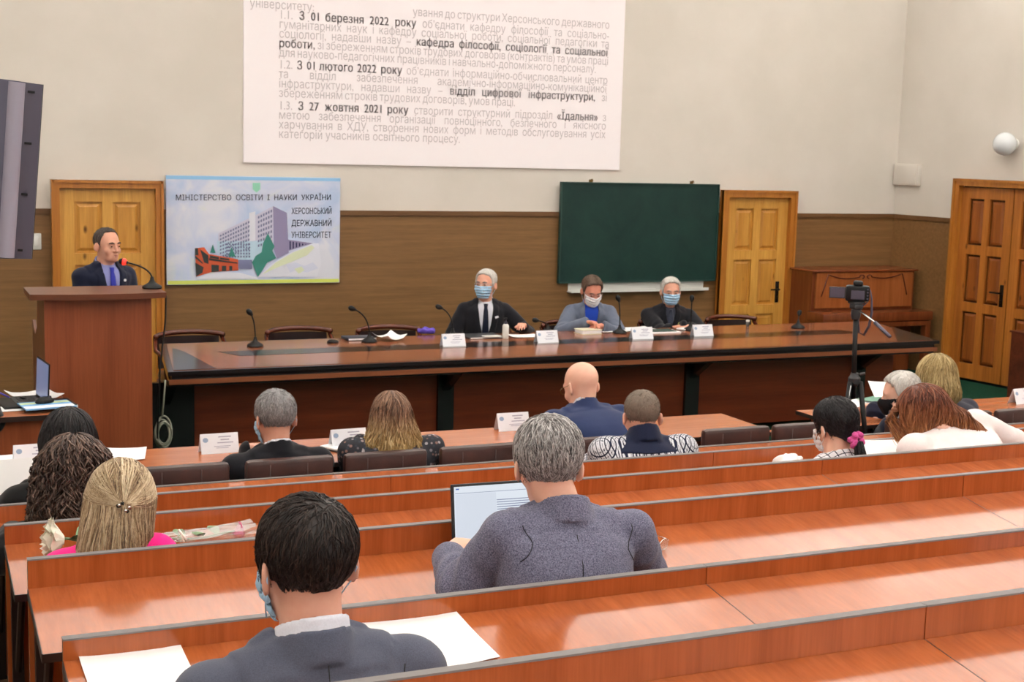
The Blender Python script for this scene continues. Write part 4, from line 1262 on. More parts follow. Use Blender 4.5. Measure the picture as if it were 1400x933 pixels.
# ------------------------------------------------------------------ man with laptop
f = Fig('man with thick grey hair in a blue-grey wool jacket typing on a laptop', PY(749, 640, 3.24), -4, TIER[3], .40, (-12, -10, 0), .97, .205, .05, .118, nx=.028, hunch=.045, drop=.034)
f.SH[1] = f.SH[1]+f.tx*.030; f.SH[-1] = f.SH[-1]+f.tx*.012
lw = PY(612, 757, 3.47)
f.arm(-1, lw, elbow=PY(632, 806, 3.27), hand=(.78, .6, .12), palm=(.1, .1, -1), curl=.3)
f.arm(1, on_desk(3, PY(830, 740, 3.45).x, .25)+Vector((0, 0, .06)), elbow=PY(878, 782, 3.24), palm=(0, 0, -1))
f.body('skin_pale', .006); f.shirt('shirt_white', h=.008, collar=False); f.top('jacket', 'wool_blue_grey', .014, .88, .0075, (.060, .32), (.30, .07), k=.010, fold=.007, hand_r=(.053, .049, .047, .035))
f.trousers('trouser_dark')
f.hair('hair_salt', .019, [(-.14, -.074), (-.06, -.070), (-.036, -.03), (-.014, .006), (.008, -.012), (.03, .0), (.045, .05), (.08, .085), (.12, .10)], .0045, 3000, .045, .0013, crown=(-.01, -.02, .13), flow_down=.5, lift=.005)
jacket_seams(f)
PPL['laptop'] = f
# ------------------------------------------------------------------ man in patterned sweater
f = Fig('man with cropped hair in a white and navy patterned knitted sweater', PY(877, 572, 5.70), -10, TIER[0], .36, (-6, -12, 0), 1.03, .225, .04, .094, hunch=.05, drop=.04)
rest_on_desk(f, 0, .22)
f.body('skin', .009); f.top('sweater', 'nordic_knit', .022, .96, .010, None, None, k=.03, fold=.004)
def _yoke(P, f=f):
    d = f.torso(P, .029, sh=1.06)
    for sd in (-1, 1):
        d = smin(d, rcone(P, f.N+f.tx*sd*.075-f.ax*.035-f.ty*.005, f.SH[sd]+f.ax*.004+f.tx*sd*.005, .055, .065), .03)
    q = (P-f.N.astype(F32))@f.M; rr = np.sqrt(q[:, 0]**2+q[:, 1]**2)
    d = np.maximum(d, (-q[:, 2]-F32(.040)-F32(.015)*(q[:, 1] < 0))); d = np.maximum(d, np.abs(q[:, 0])-F32(.145))
    d = smax(d, -np.maximum(rr-F32(.066), -(q[:, 2]+F32(.03))), .006)
    zc = q[:, 2]+q[:, 1]*.4
    c = np.maximum(np.abs(rr-(F32(.078)-zc*F32(.35)))-F32(.012), np.abs(zc-F32(.012))-F32(.045))
    return smin(d, c, .006)
_b = f.bbox(.1); sdf_obj('sweater_collar', _yoke, (_b[0][0], _b[0][1], f.N[2]-.2), (_b[1][0], _b[1][1], f.N[2]+.12), .009, 'knit_navy', f.root)
f.trousers('trouser_dark'); f.hair('hair_stubble', .007, None, .006, 500, .014, .0010, flow_down=.3)
PPL['sweater'] = f
# ------------------------------------------------------------------ bald man
f = Fig('bald man in a navy jacket and thin glasses bending over the table', PY(795, 530, 6.74), 6, 0, .38, (8, -20, 0), 1.10, .25, .17, .11, hunch=.09, drop=.05)
rest_on(f, 6.90, .80)
f.body('skin_pale', .008); f.shirt('shirt_white', h=.010); f.top('jacket', 'suit_navy', .018, .95, .010, (.05, .3), (.28, .07), k=.014, fold=.005); f.trousers('trouser_dark')
f.glasses('brass')
PPL['bald'] = f
# ------------------------------------------------------------------ grey-haired man in black
f = Fig('man with short grey hair in a black jacket behind the long brown table', PY(376, 575, 6.58), 4, 0, .38, (4, -8, 0), 1.12, .245, .03, .14, hunch=.03, drop=.055)
rest_on(f, 6.80, .80)
f.body('skin', .008); f.shirt('shirt_white', h=.010); f.top('jacket', 'suit_black', .018, .95, .010, (.055, .3), (.28, .07), k=.012); f.trousers('trouser_dark')
f.hair('hair_grey', .013, None, .006, 1200, .022, .0011, flow_down=.3); f.mask('mask_blue')
PPL['grey'] = f
# ------------------------------------------------------------------ woman with ombre hair
f = Fig('woman with long hair fading from brown to blonde in a floral blouse', PY(534, 572, 6.58), -8, 0, .38, (0, -8, 0), 1.0, .235, .03, .100, hunch=.03, drop=.035, build=.92)
rest_on(f, 6.80, .80)
f.body('skin_pale', .009); f.top('blouse', 'floral_cloth', .016, .98, .010, None, None, k=.02); f.trousers('trouser_dark')
vols = [lambda q: rcone(q, (0, -.045, .02), (0, -.085, -.20), .090, .085), lambda q: rcone(q, (-.04, -.03, .0), (-.10, -.05, -.13), .06, .045), lambda q: rcone(q, (.04, -.03, .0), (.115, -.05, -.15), .06, .045)]
hair_mat('hair_ombre', [(.2, srgb(186, 148, 92)), (.5, srgb(222, 188, 126)), (.85, srgb(242, 218, 166))], .42, (f.H[2]-.09, f.H[2]+.09, [(.2, srgb(92, 66, 52)), (.5, srgb(132, 98, 78)), (.85, srgb(168, 132, 108))]))
f.long_hair('hair_ombre', vols, 900, (.30, .42), .0026, (.009, 26), clump=.75)
PPL['ombre'] = f
# ------------------------------------------------------------------ woman in pink with blonde half-ponytail
f = Fig('woman with blonde hair held by a black elastic in a pink top', PY(164, 688, 4.06), -4, TIER[2], .38, (0, -10, 4), .93, .165, .03, .110, hunch=.03, drop=.040, nx=-.04, build=.92)
rest_on_desk(f, 2, .27, .10)
f.body('skin_pale', .008); f.top('sweater', 'knit_pink', .010, .97, .009, None, None, k=.02, neckcut=.012); f.trousers('trouser_dark')
vols = [lambda q: rcone(q, (0, -.04, .02), (-.015, -.06, -.12), .092, .080), lambda q: rcone(q, (.04, -.03, .0), (.06, -.04, -.10), .060, .038), lambda q: rcone(q, (-.05, -.03, 0), (-.085, -.05, -.16), .055, .040), lambda q: rcone(q, (-.01, -.06, -.1), (-.03, -.08, -.21), .075, .06),
        lambda q: rcone(q, (0, -.125, -.005), (.0, -.135, -.17), .018, .034)]
o = f.long_hair('hair_blonde', vols, 1000, (.30, .40), .0021, (.003, 12), clump=.3, h=.006)
t = MB()
for i in range(7):
    w = i/7*6.283; c = f.hp((.016*math.cos(w), -.142+.004*math.sin(2*w), -.004+.014*math.sin(w))); t.lathe([(.0005, -.007), (.0065, -.004), (.0075, 0), (.0065, .004), (.0005, .007)], c, 8)
t.obj('hair_elastic', 'plastic_black', f.root, True)
t = MB()
for c in ((-.014, -.150, .004), (.016, -.152, -.002), (.006, -.154, -.012)): t.lathe([(.0005, -.005), (.004, -.003), (.005, 0), (.004, .003), (.0005, .005)], f.hp(c), 8)
t.obj('bead', 'chrome', f.root, True)
# swept strands gathered to the elastic
S_, N_ = 260, 12; tie = f.hp((0, -.136, -.004)); a0 = rng.uniform(-2.3, 2.3, S_); e0 = rng.uniform(-.1, 1.0, S_)
p0 = np.stack([np.sin(a0)*.09, -.012-np.cos(a0)*.02+np.abs(a0)*.012, .03+e0*.085], 1)
p0 = np.array(f.H)+(p0@f.RH.T)*f.hs; paths = []
for i in range(N_):
    s_ = i/(N_-1); p = p0*(1-s_)+tie*s_+np.random.default_rng(3).normal(0, .003, (S_, 3))*(1-abs(2*s_-1)); P = p.astype(F32)
    if 0 <= i < N_-1: P = project(f.hairfn, P, .004)
    paths.append(P)
me = strand_mesh('hair_swept_back', np.stack(paths, 1).astype(float), .0024*rng.uniform(.6, 1.3, S_), 'hair_blonde', f.root, tone=rng.uniform(.2, 1, S_)); link('hair_swept_back', me, 'hair_blonde', f.root)
PPL['pink'] = f
# ------------------------------------------------------------------ woman with brown curls
f = Fig('woman with long brown curly hair in black beside the aisle', PY(100, 648, 4.95), 0, TIER[1], .38, (0, -14, 2), .95, .22, .04, .13, hunch=.05, drop=.07, build=.95)
f.arm(-1, on_desk(1, PY(20, 700, 5.1).x, .25)+Vector((0, 0, .06)), elbow=PY(8, 760, 4.85)); f.arm(1, on_desk(1, f.root.location.x+.06, .26)+Vector((0, 0, .055)))
f.body('skin_pale', .009); f.top('sweater', 'knit_black', .016, .98, .010, None, None, k=.02); f.trousers('trouser_dark')
vols = [lambda q: ell(q, (0, -.03, .03), (.105, .118, .098)), lambda q: rcone(q, (0, -.05, .02), (-.02, -.08, -.21), .106, .095), lambda q: rcone(q, (-.06, -.03, .0), (-.085, -.04, -.16), .07, .06), lambda q: rcone(q, (.06, -.03, .0), (.075, -.05, -.17), .07, .055)]
hair_mat('hair_curly', [(.2, srgb(92, 70, 54)), (.5, srgb(126, 100, 80)), (.85, srgb(160, 134, 112))], .42, (f.H[2]-.20, f.H[2]-.02, [(.2, srgb(58, 43, 39)), (.5, srgb(90, 70, 62)), (.9, srgb(134, 110, 98))]))
f.long_hair('hair_curly', vols, 1100, (.26, .42), .0030, (.019, 34), clump=.8, h_lift=.012)
PPL['curly'] = f
# ------------------------------------------------------------------ woman with black bob
f = Fig('woman with straight black hair in black holding a white sheet', PY(93, 606, 5.70), 0, TIER[0], .38, (5, -16, 0), 1.0, .225, .05, .13, hunch=.05, drop=.07, build=.95)
f.arm(-1, PY(42, 668, 5.93), pole=(-.6, 0, 0), curl=.7); f.arm(1, on_desk(0, f.root.location.x+.06, .2)+Vector((0, 0, .055)))
f.body('skin_pale', .009); f.top('sweater', 'knit_black', .016, .97, .010, None, None, k=.02); f.trousers('trouser_dark')
vols = [lambda q: rcone(q, (0, -.03, .03), (0, -.05, -.09), .096, .098), lambda q: rcone(q, (-.05, -.01, .0), (-.062, -.01, -.10), .06, .045), lambda q: rcone(q, (.05, -.01, .0), (.062, -.01, -.10), .06, .045)]
f.long_hair('hair_black', vols, 700, (.20, .26), .0024, (.002, 10), clump=.2)
PPL['black'] = f
# ------------------------------------------------------------------ woman with scrunchie
f = Fig('woman with black hair tied by a pink scrunchie, white mask and check blouse', PY(1142, 586, 4.93), -6, TIER[1], .38, (10, -10, -4), 1.0, .205, .04, .13, hunch=.05, drop=.085, build=.92)
rest_on_desk(f, 1)
f.body('skin_pale', .008); f.top('blouse', 'check_cloth', .014, .98, .009, (.05, .25), None, k=.02); f.trousers('trouser_dark')
f.hair('hair_black', .016, [(-.14, -.092), (-.07, -.085), (-.038, -.03), (-.014, .012), (.008, .006), (.03, .01), (.045, .05), (.08, .085), (.12, .10)], .006, 1300, .05, .0014, crown=(0, .04, .12), flow_down=.5,
       vol=lambda q: smin(ell(q, (0, -.07, .035), (.060, .048, .060)), rcone(q, (0, -.07, .0), (.006, -.108, -.055), .048, .020), .03))
tc = f.hp((.006, -.125, -.052))
t = MB(); 
for ring_ in range(26):
    w = ring_/26*6.283; wob = .006*math.sin(w*7)
    c = tc+f.RH@np.array([(.024+wob)*math.cos(w), .010*math.sin(w*5), (.024+wob)*math.sin(w)]); t.lathe([(.0005, -.014), (.011, -.008), (.0145, 0), (.011, .008), (.0005, .014)], c, 8, Matrix.Rotation(w*3, 3, 'X'))
t.obj('scrunchie', 'scrunchie_pink', f.root, True)
S_ = 180; a0 = rng.uniform(0, 6.28, S_); rr = rng.uniform(0, .018, S_); paths = []
for i in range(12):
    s_ = i/11; w = 1+.5*math.sin(s_*3.1); off = np.stack([np.cos(a0)*rr*w+.012*s_, np.sin(a0)*rr*w-.02*math.sin(s_*2.5)-.012, np.full(S_, -.17*s_)-.01*rng.random(S_)*s_], 1)
    paths.append(tc+off)
link('ponytail', strand_mesh('ponytail', np.stack(paths, 1), .0035, 'hair_black', f.root), 'hair_black', f.root)
f.mask('mask_white')
PPL['scrunchie'] = f
# ------------------------------------------------------------------ woman with red hair
f = Fig('woman with long auburn hair in a white blouse bent over her papers', PY(1262, 568, 5.04), 8, TIER[1], .38, (18, -22, -12), 1.02, .25, .12, .055, side=-.13, hunch=.10, drop=.02, nfwd=.085, nx=.035)
f.arm(-1, on_desk(1, PY(1262, 610, 5.1).x, .20)+Vector((0, 0, .05)), hand=(.6, .8, 0)); f.arm(1, on_desk(1, PY(1330, 600, 5.1).x, .2)+Vector((0, 0, .06)), elbow=PY(1385, 606, 5.02))
f.body('skin_pale', .009); f.top('blouse', 'blouse_white', .018, .98, .010, None, None, k=.03); f.trousers('trouser_dark')
vols = [lambda q: ell(q, (0, -.02, .035), (.090, .110, .096)), lambda q: rcone(q, (.0, -.05, .02), (.035, -.13, -.07), .080, .048), lambda q: rcone(q, (-.05, .0, .0), (-.090, .03, -.20), .055, .026), lambda q: rcone(q, (.035, -.13, -.07), (.11, -.20, -.20), .046, .028)]
hair_mat('hair_red', [(.2, srgb(150, 92, 50)), (.5, srgb(186, 124, 72)), (.85, srgb(214, 160, 104))], .38, (f.H[2]-.12, f.H[2]+.14, [(.2, srgb(80, 42, 30)), (.5, srgb(120, 66, 48)), (.85, srgb(158, 98, 72))]))
f.long_hair('hair_red', vols, 1000, (.30, .44), .0026, (.008, 16), clump=.5, front=.06)
PPL['red'] = f
# ------------------------------------------------------------------ man with white hair and black mask
f = Fig('man with white hair and a black face mask in a dark navy jacket', PY(1231, 541, 6.62), 28, 0, .38, (30, -12, 0), 1.06, .25, .10, .085, hunch=.06, drop=.03, nx=-.05)
rest_on(f, 6.84, .80)
f.body('skin_pale', .008); f.shirt('shirt_white', h=.010); f.top('jacket', 'suit_dark_navy', .018, .95, .010, (.05, .3), (.28, .07), k=.014); f.trousers('trouser_dark')
f.hair('hair_white', .015, None, .006, 900, .03, .0013); f.mask('mask_black', pleats=False)
PPL['white'] = f
# ------------------------------------------------------------------ blonde woman on the right
f = Fig('woman with fair chin-length hair in dark grey beyond the auburn hair', PY(1279, 519, 6.70), -2, 0, .38, (-6, -14, 0), 1.12, .235, .12, .12, hunch=.06, drop=.06, build=.92)
rest_on(f, 6.90, .80)
f.body('skin_pale', .009); f.top('sweater', 'dark_grey_cloth', .018, .97, .010, None, None, k=.02); f.trousers('trouser_dark')
vols = [lambda q: rcone(q, (0, -.03, .03), (0, -.05, -.07), .098, .10), lambda q: rcone(q, (-.05, -.01, .0), (-.062, -.02, -.09), .06, .045), lambda q: rcone(q, (.05, -.01, .0), (.082, -.03, -.10), .06, .04)]
f.long_hair('hair_fair', vols, 650, (.18, .27), .0026, (.004, 16), clump=.4)
PPL['fair'] = f
# ------------------------------------------------------------------ speaker
f = Fig('man speaking at the lectern in a dark suit and blue tie', PY(147, 337, 9.98), 200, 0, .5, (9, 0, 0), .98, .198, .02, .138, hunch=.02, drop=.06, stand=True)
for sd in (-1, 1): f.arm(sd, f.root.matrix_basis @ Vector((sd*.10, .30, 1.02)), hand=(-sd*.6, .7, 0), pole=(-sd*.2, -.2, 0))
f.body('skin', .007); f.shirt('shirt_lilac', h=.008); f.top('jacket', 'suit_dark_navy', .016, .95, .008, (.05, .25), (.34, .062), k=.012, hem=.78)
f.tie('tie_blue'); f.trousers('trouser_dark', .016); f.eyes('hair_dark')
hair_mat('hair_short_dark', [(.2, srgb(50, 42, 40)), (.5, srgb(74, 64, 60)), (.85, srgb(104, 94, 88))], .5)
f.hair('hair_short_dark', .008, [(-.14, -.07), (-.06, -.064), (-.036, -.03), (-.012, .010), (.004, -.004), (.016, .03), (.026, .075), (.05, .108), (.08, .122)], .005, 500, .02, .0011, bald=lambda q: smin(.036-sph(q, (-.052, .062, .098), 0), .036-sph(q, (.052, .062, .098), 0), 0) if False else np.maximum(F32(.034)-sph(q, (-.056, .060, .098), 0), F32(.034)-sph(q, (.056, .060, .098), 0)))
t = MB(); p = f.front_point(.09, -.085, .030); t.lathe([(.010, -.002), (.010, .002)], p, 12, Matrix.Rotation(math.pi/2, 3, 'X')); t.obj('lapel_pin', 'card', f.root)
PPL['speaker'] = f
# ------------------------------------------------------------------ three at the table
f = Fig('white-haired man with blue mask, black suit and dark tie looking aside', PY(664, 390, 11.02), 163, 0, .42, (-30, 2, 0), 1.03, .205, .03, .15, hunch=.02, drop=.06)
f.arm(1, f.root.matrix_basis @ Vector((.12, .24, .66)), pole=(.4, 0, 0)); f.arm(-1, PY(716, 447, 10.72), pole=(-.5, 0, 0))
f.body('skin', .008); f.shirt('shirt_white', h=.009); f.top('jacket', 'suit_black', .016, .95, .009, (.05, .25), (.32, .066), k=.012); f.tie('tie_dark'); f.trousers('trouser_dark')
f.hair('hair_white', .012, [(-.14, -.07), (-.06, -.066), (-.036, -.03), (-.012, .004), (.012, -.012), (.026, .01), (.04, .07), (.065, .098), (.10, .11)], .006, 500, .025, .0012)
f.mask('mask_blue', low=-.002, zr=(-.105, .0)); f.glasses('chrome'); f.eyes('hair_grey', False)
t = MB(); p = f.front_point(.11, -.095, .030); t.box(p, (.03, .004, .018), Matrix.Rotation(.3, 3, 'Y')); t.obj('lapel_pin', 'card', f.root)
PPL['mask'] = f
f = Fig('man in a grey-blue blazer with white mask reading at the long table', PY(809, 399, 10.95), 163, 0, .42, (10, -22, 0), 1.03, .205, .07, .13, hunch=.05, drop=.05)
f.arm(1, PY(800, 441, 10.68), pole=(.8, 0, 0), hand=(-.75, .6, .1), palm=(0, .3, -1), curl=.7); f.arm(-1, PY(822, 446, 10.64), pole=(-.8, 0, 0), hand=(.8, .5, 0), curl=.6)
f.body('skin_ruddy', .007); f.shirt('shirt_blue', h=.009); f.top('jacket', 'blazer_blue_grey', .016, .95, .009, (.05, .25), (.30, .062), k=.012, fold=.005); f.trousers('trouser_dark')
f.hair('hair_brown_grey', .016, None, .006, 600, .03, .0012); f.mask('mask_white', low=-.004); f.glasses('chrome'); f.eyes('hair_brown_grey', False)
t = MB(); p = f.front_point(.20, -.115, .028); t.prism([p+f.tx*a+f.ax*b for a, b in ((-.03, -.012), (.03, -.004), (.032, .012), (-.01, .006))], f.ty*.004); t.obj('pocket_square', 'shirt_white', f.root)
PPL['blazer'] = f
f = Fig('white-haired man with blue mask in black with a yellow badge', PY(917, 400, 11.05), 160, 0, .42, (0, -4, 0), 1.03, .222, .05, .14, hunch=.04, drop=.07)
f.arm(1, PY(936, 446, 10.70), pole=(.5, 0, 0), hand=(-.8, .5, 0), curl=.7); f.arm(-1, PY(944, 447, 10.68), pole=(-.7, 0, 0), hand=(.8, .5, 0), curl=.6)
f.body('skin', .008); f.shirt('tie_grey', h=.009); f.top('jacket', 'suit_black', .018, .95, .009, (.04, .25), (.16, .045), k=.014); f.tie('tie_grey', .14); f.trousers('trouser_dark')
f.hair('hair_white', .014, None, .006, 600, .03, .0012); f.mask('mask_blue'); f.eyes('hair_grey', False)
t = MB(); p = f.front_point(.13, -.085, .030); t.lathe([(.016, -.002), (.016, .002)], p, 14, Matrix.Rotation(math.pi/2, 3, 'X')); t.obj('badge', new_mat('badge_yellow', srgb(214, 220, 120), .5), f.root)
PPL['badge'] = f
# ------------------------------------------------------------------ person writing at the side desk
f = Fig('person at the side desk of whom only the writing hand shows', PZ(-95, 480, 1.12), 180, 0, .42, (0, -10, 0), 1.0, .20, .05, .14)
hw = PZ(-14, 548, .795)
f.arm(-1, hw, pole=(-.6, 0, 0), hand=(.86, .3, -.15), palm=(0, .2, -1), curl=.75); f.arm(1, hw+Vector((-.4, .02, 0)), pole=(.6, 0, 0))
f.body('skin_pale', .006); f.top('sweater', 'knit_black', .014, .96, .012, None, None); f.trousers('trouser_dark'); f.hair('hair_dark', .018, None, .008)
PPL['writer'] = f
# ================================================================== things on the walls
def board_uv(u0x, u1x, z0, z1, y):
    return lambda u, v, d=0.0: (u0x+(u1x-u0x)*u, y-d, z0+(z1-z0)*v)
# --- projected page
sx0, sx1, sz0, sz1 = 2.765*S, 6.372*S, 2.0*S, 4.55
pg = thing('projection_screen', 'bright projected page of grey text high on the front wall', 'screen', ((sx0+sx1)/2, YW-.015, sz0))
m = new_mat('screen_lit', srgb(238, 230, 232), .8, spec=.1, Emission_Color=(1, .93, .95, 1), Emission_Strength=.16)
MB().box((0, 0, (sz1-sz0)/2), (sx1-sx0, .02, sz1-sz0)).obj('screen_sheet', m, pg)
new_mat('screen_text', srgb(204, 196, 199), .9, spec=.1); new_mat('screen_text_bold', srgb(184, 176, 180), .9, spec=.1)
TX = [(7, 'університету:', -40, 0), (4, '@                 ування до структури Херсонського державного', 0, 1),
      (20, '1.1. *З *01 *березня *2022 *року об’єднати кафедру філософії та соціально-', 0, 1), (33, 'гуманітарних наук і кафедру соціальної роботи, соціальної педагогіки та', 0, 1),
      (46, 'соціології, надавши назву – *кафедра *філософії, *соціології *та *соціальної', 0, 1), (59, '*роботи, зі збереженням строків трудових договорів (контрактів) та умов праці', 0, 1),
      (72, 'для науково-педагогічних працівників і навчально-допоміжного персоналу.', 0, .96), (88, '1.2. *З *01 *лютого *2022 *року об’єднати інформаційно-обчислювальний центр', 0, 1),
      (101, 'та відділ забезпечення академічно-інформаційно-комунікаційної', 0, 1), (114, 'інфраструктури, надавши назву – *відділ *цифрової *інфраструктури, зі', 0, 1),
      (127, 'збереженням строків трудових договорів, умов праці.', 0, .7), (144, '1.3. *З *27 *жовтня *2021 *року створити структурний підрозділ «*Їдальня» з', 0, 1),
      (157, 'метою забезпечення організації повноцінного, безпечного і якісного', 0, 1), (170, 'харчування в ХДУ, створення нових форм і методів обслуговування усіх', 0, 1), (183, 'категорій учасників освітнього процесу.', 0, .53)]
xl, xr = PY(380, 100, YW).x, PY(829, 100, YW).x
for py, body, dx, just in TX:
    tl, tb = MB(), MB()
    z = PY(380, py+5.5, YW).z; words_ = []
    lead = 0
    if body.startswith('@'): body = body[1:].strip(); lead = .38*(xr-xl)
    for w in body.split():
        bold = '*' in w; vs, fs = text_mesh(w.replace('*', ''), .108, bold=.022 if bold else 0, sx=.84)
        wd = max(v.x for v in vs) if vs else .03
        words_.append((bold, vs, fs, wd))
    tot = sum(w[3] for w in words_); gap = ((xr-xl)*just-lead-tot)/max(len(words_)-1, 1) if just else .03
    sc = 1.0
    if gap < .022: sc = ((xr-xl)*just-lead-.022*(len(words_)-1))/tot; gap = .022
    x = xl+lead+(PY(380+dx, 10, YW).x-PY(380, 10, YW).x)
    for bold, vs, fs, wd in words_:
        (tb if bold else tl).add([(x+v.x*sc-pg.location.x, -.0125, z+v.y-sz0) for v in vs], fs); x += wd*sc+gap
    if tl.v: tl.obj('text_line', 'screen_text', pg)
    if tb.v: tb.obj('bold_text_line', 'screen_text_bold', pg)

# --- banner of the university
bx0, bx1, bz0, bz1 = 2.109*S, 3.606*S, .970*S, 1.883*S
bn = thing('wall_banner', 'light blue banner with a drawn campus building and Ukrainian lettering', 'banner', ((bx0+bx1)/2, YW-.05, bz0))
BW, BH = bx1-bx0, bz1-bz0
def B(X, Y, d=0.0):
    """pixel of the five-fold enlargement of the banner -> local point"""
    u = (X-125)/(1312-125); top = 95+22*u; bot = 845-17*u; v = 1-(Y-top)/(bot-top)
    return ((u-.5)*BW, -.0115-d, v*BH)
m = new_mat('banner_sky', srgb(200, 212, 238), .5, spec=.3); v = coords(m, (1, 1, 1), 'Object', False)
f1 = noise(m, v, 2.4, 4, .5, .8); f2 = noise(m, v, 1.7, 3, .5, 1.2)
c = ramp(m, f1, [(.35, srgb(186, 204, 236)), (.5, srgb(206, 214, 240)), (.62, srgb(224, 226, 240))])
c = mixcol(m, ramp(m, f2, [(.56, (0, 0, 0)), (.68, (.55, .55, .55))]), c, srgb(224, 232, 206))
NODES(m)[1].new(c, NODES(m)[2].inputs['Base Color'])
MB().box((0, 0, BH/2), (BW, .022, BH)).obj('banner_sheet', m, bn)
cols = dict(banner_blue=(150, 200, 240), banner_yellow=(216, 226, 110), banner_ink=(40, 44, 84), banner_wall=(206, 204, 226), banner_shade=(148, 140, 176), banner_line=(120, 124, 160), banner_pale=(190, 216, 236),
            banner_red=(206, 92, 60), banner_dark=(58, 62, 62), banner_tree=(66, 136, 126), banner_white=(228, 230, 244), banner_crest=(150, 214, 190))
for k_, c_ in cols.items(): new_mat(k_, srgb(*c_), .5, spec=.3)
def poly(name, pts, mat, d): 
    m = MB(); m.prism([B(x, y, d-.0015) for x, y in pts], (0, -.0015, 0)); return m.obj(name, mat, bn)
poly('top_stripe', [(125, 97), (1312, 119), (1312, 140), (125, 122)], 'banner_blue', .001)
poly('bottom_stripe', [(132, 816), (1308, 803), (1308, 826), (132, 842)], 'banner_yellow', .001)
poly('building_wing', [(945, 535), (1120, 560), (945, 612)], 'banner_shade', .001)
poly('building_front', [(468, 492), (840, 308), (840, 520), (845, 668), (690, 668), (690, 548), (468, 545)], 'banner_wall', .002)
poly('building_side', [(840, 306), (935, 352), (950, 625), (868, 665), (846, 600)], 'banner_shade', .003)
poly('building_tower', [(676, 352), (718, 342), (718, 540), (676, 548)], 'banner_white', .003)
poly('building_hall', [(460, 545), (700, 545), (780, 535), (780, 670), (600, 672), (460, 620)], 'banner_pale', .004)
poly('building_entrance', [(592, 672), (695, 672), (695, 735), (592, 735)], 'banner_line', .005)
poly('bridge_hill', [(735, 790), (830, 700), (960, 625), (1120, 560), (1160, 560), (1180, 700), (1150, 790)], 'banner_white', .0045)
poly('hill', [(315, 803), (400, 768), (520, 755), (620, 762), (735, 795), (735, 803)], 'banner_white', .006)
m = MB(); m_far = MB()
for r in range(7):
    for c_ in range(21):
        x = 478+c_*17.2; yt = 490-(x-468)*.494
        y = yt+18+r*(24+c_*.55); x2 = x+10
        if x < 668 or 724 < x < 830:
            (m if x < 668 else m_far).prism([B(a, b, .0045) for a, b in ((x, y), (x2, y-5), (x2, y+7+c_*.3), (x, y+12+c_*.3))], (0, -.001, 0))
m.obj('building_windows', 'banner_line', bn); m_far.obj('building_windows', 'banner_line', bn)
m = MB()
for r in range(5):
    for c_ in range(9): 
        x = 520+c_*19; y = 560+r*21; m.prism([B(a, b, .0065) for a, b in ((x, y), (x+10, y), (x+10, y+12), (x, y+12))], (0, -.001, 0))
m.obj('hall_windows', 'banner_line', bn)
poly('red_building', [(312, 592), (372, 585), (405, 632), (600, 668), (602, 745), (420, 756), (318, 788)], 'banner_red', .006)
m = MB()
for pts in (((312, 640), (362, 690), (362, 700), (312, 660)), ((312, 690), (368, 722), (360, 760), (318, 786)), ((405, 660), (595, 690), (595, 698), (405, 674)), ((420, 705), (470, 708), (470, 750), (420, 756)), ((490, 712), (520, 712), (520, 748), (490, 750)), ((540, 714), (560, 714), (560, 746), (540, 746)), ((312, 592), (330, 590), (335, 640), (312, 640))):
    m.prism([B(a, b, .0085) for a, b in pts], (0, -.001, 0))
m.obj('red_building_openings', 'banner_dark', bn)
for pts in ([(430, 565), (448, 625), (412, 622)], [(555, 585), (582, 650), (536, 648)], [(803, 490), (850, 580), (835, 610), (862, 660), (800, 690), (770, 740), (735, 790), (695, 690), (720, 645), (760, 620), (770, 560)]):
    poly('drawn_tree', pts, 'banner_tree', .009)
new_mat('banner_lime', srgb(222, 230, 200), .5, spec=.3); new_mat('banner_mist', srgb(216, 221, 242), .5, spec=.3)
poly('hill_light', [(770, 770), (860, 690), (980, 622), (1110, 572), (1130, 590), (1080, 640), (960, 690), (880, 720)], 'banner_lime', .0055)
poly('hill_patch', [(930, 705), (1000, 690), (1060, 715), (1120, 690), (1160, 730), (1080, 760), (1000, 745), (960, 760)], 'banner_mist', .0055)
poly('hill_patch', [(990, 735), (1040, 718), (1060, 745), (1020, 768)], 'banner_lime', .006)
m = MB()
for i in range(6): m.prism([B(a, b, .0025) for a, b in ((955+i*22, 545+i*4), (964+i*22, 546+i*4), (964+i*22, 600-i*7), (955+i*22, 604-i*7))], (0, -.001, 0))
m.obj('wing_windows', 'banner_ink', bn)
for pts in ([(345, 600), (400, 640), (400, 700), (372, 690)], [(410, 640), (470, 652), (470, 668), (410, 658)], [(478, 655), (540, 664), (540, 676), (478, 668)]):
    poly('red_building_detail', pts, 'banner_dark', .009)
poly('crest', [(700, 148), (752, 148), (752, 192), (726, 214), (700, 192)], 'banner_crest', .002)
def banner_text(body, X0, X1, Ybase, px, bold):
    vs, fs = text_mesh(body, 1.0, bold=bold); w = max(q.x for q in vs); h = .72
    m = MB(); a = B(X0, Ybase, .003); b_ = B(X1, Ybase, .003); s = (b_[0]-a[0])/w; sy = px/5/h*BH/146/1.0
    sl = (b_[2]-a[2])/(b_[0]-a[0])
    m.add([(a[0]+q.x*s, -.0135, a[2]+q.y*sy+q.x*s*sl) for q in vs], fs); return m
banner_text('МІНІСТЕРСТВО  ОСВІТИ  І  НАУКИ  УКРАЇНИ', 185, 1245, 266, 38, .006).obj('lettering', 'banner_ink', bn)
for tx, yb in (('ХЕРСОНСЬКИЙ', 360), ('ДЕРЖАВНИЙ', 442), ('УНІВЕРСИТЕТ', 522)):
    banner_text(tx, 967, 1250, yb, 42, .003).obj('lettering', 'banner_ink', bn)

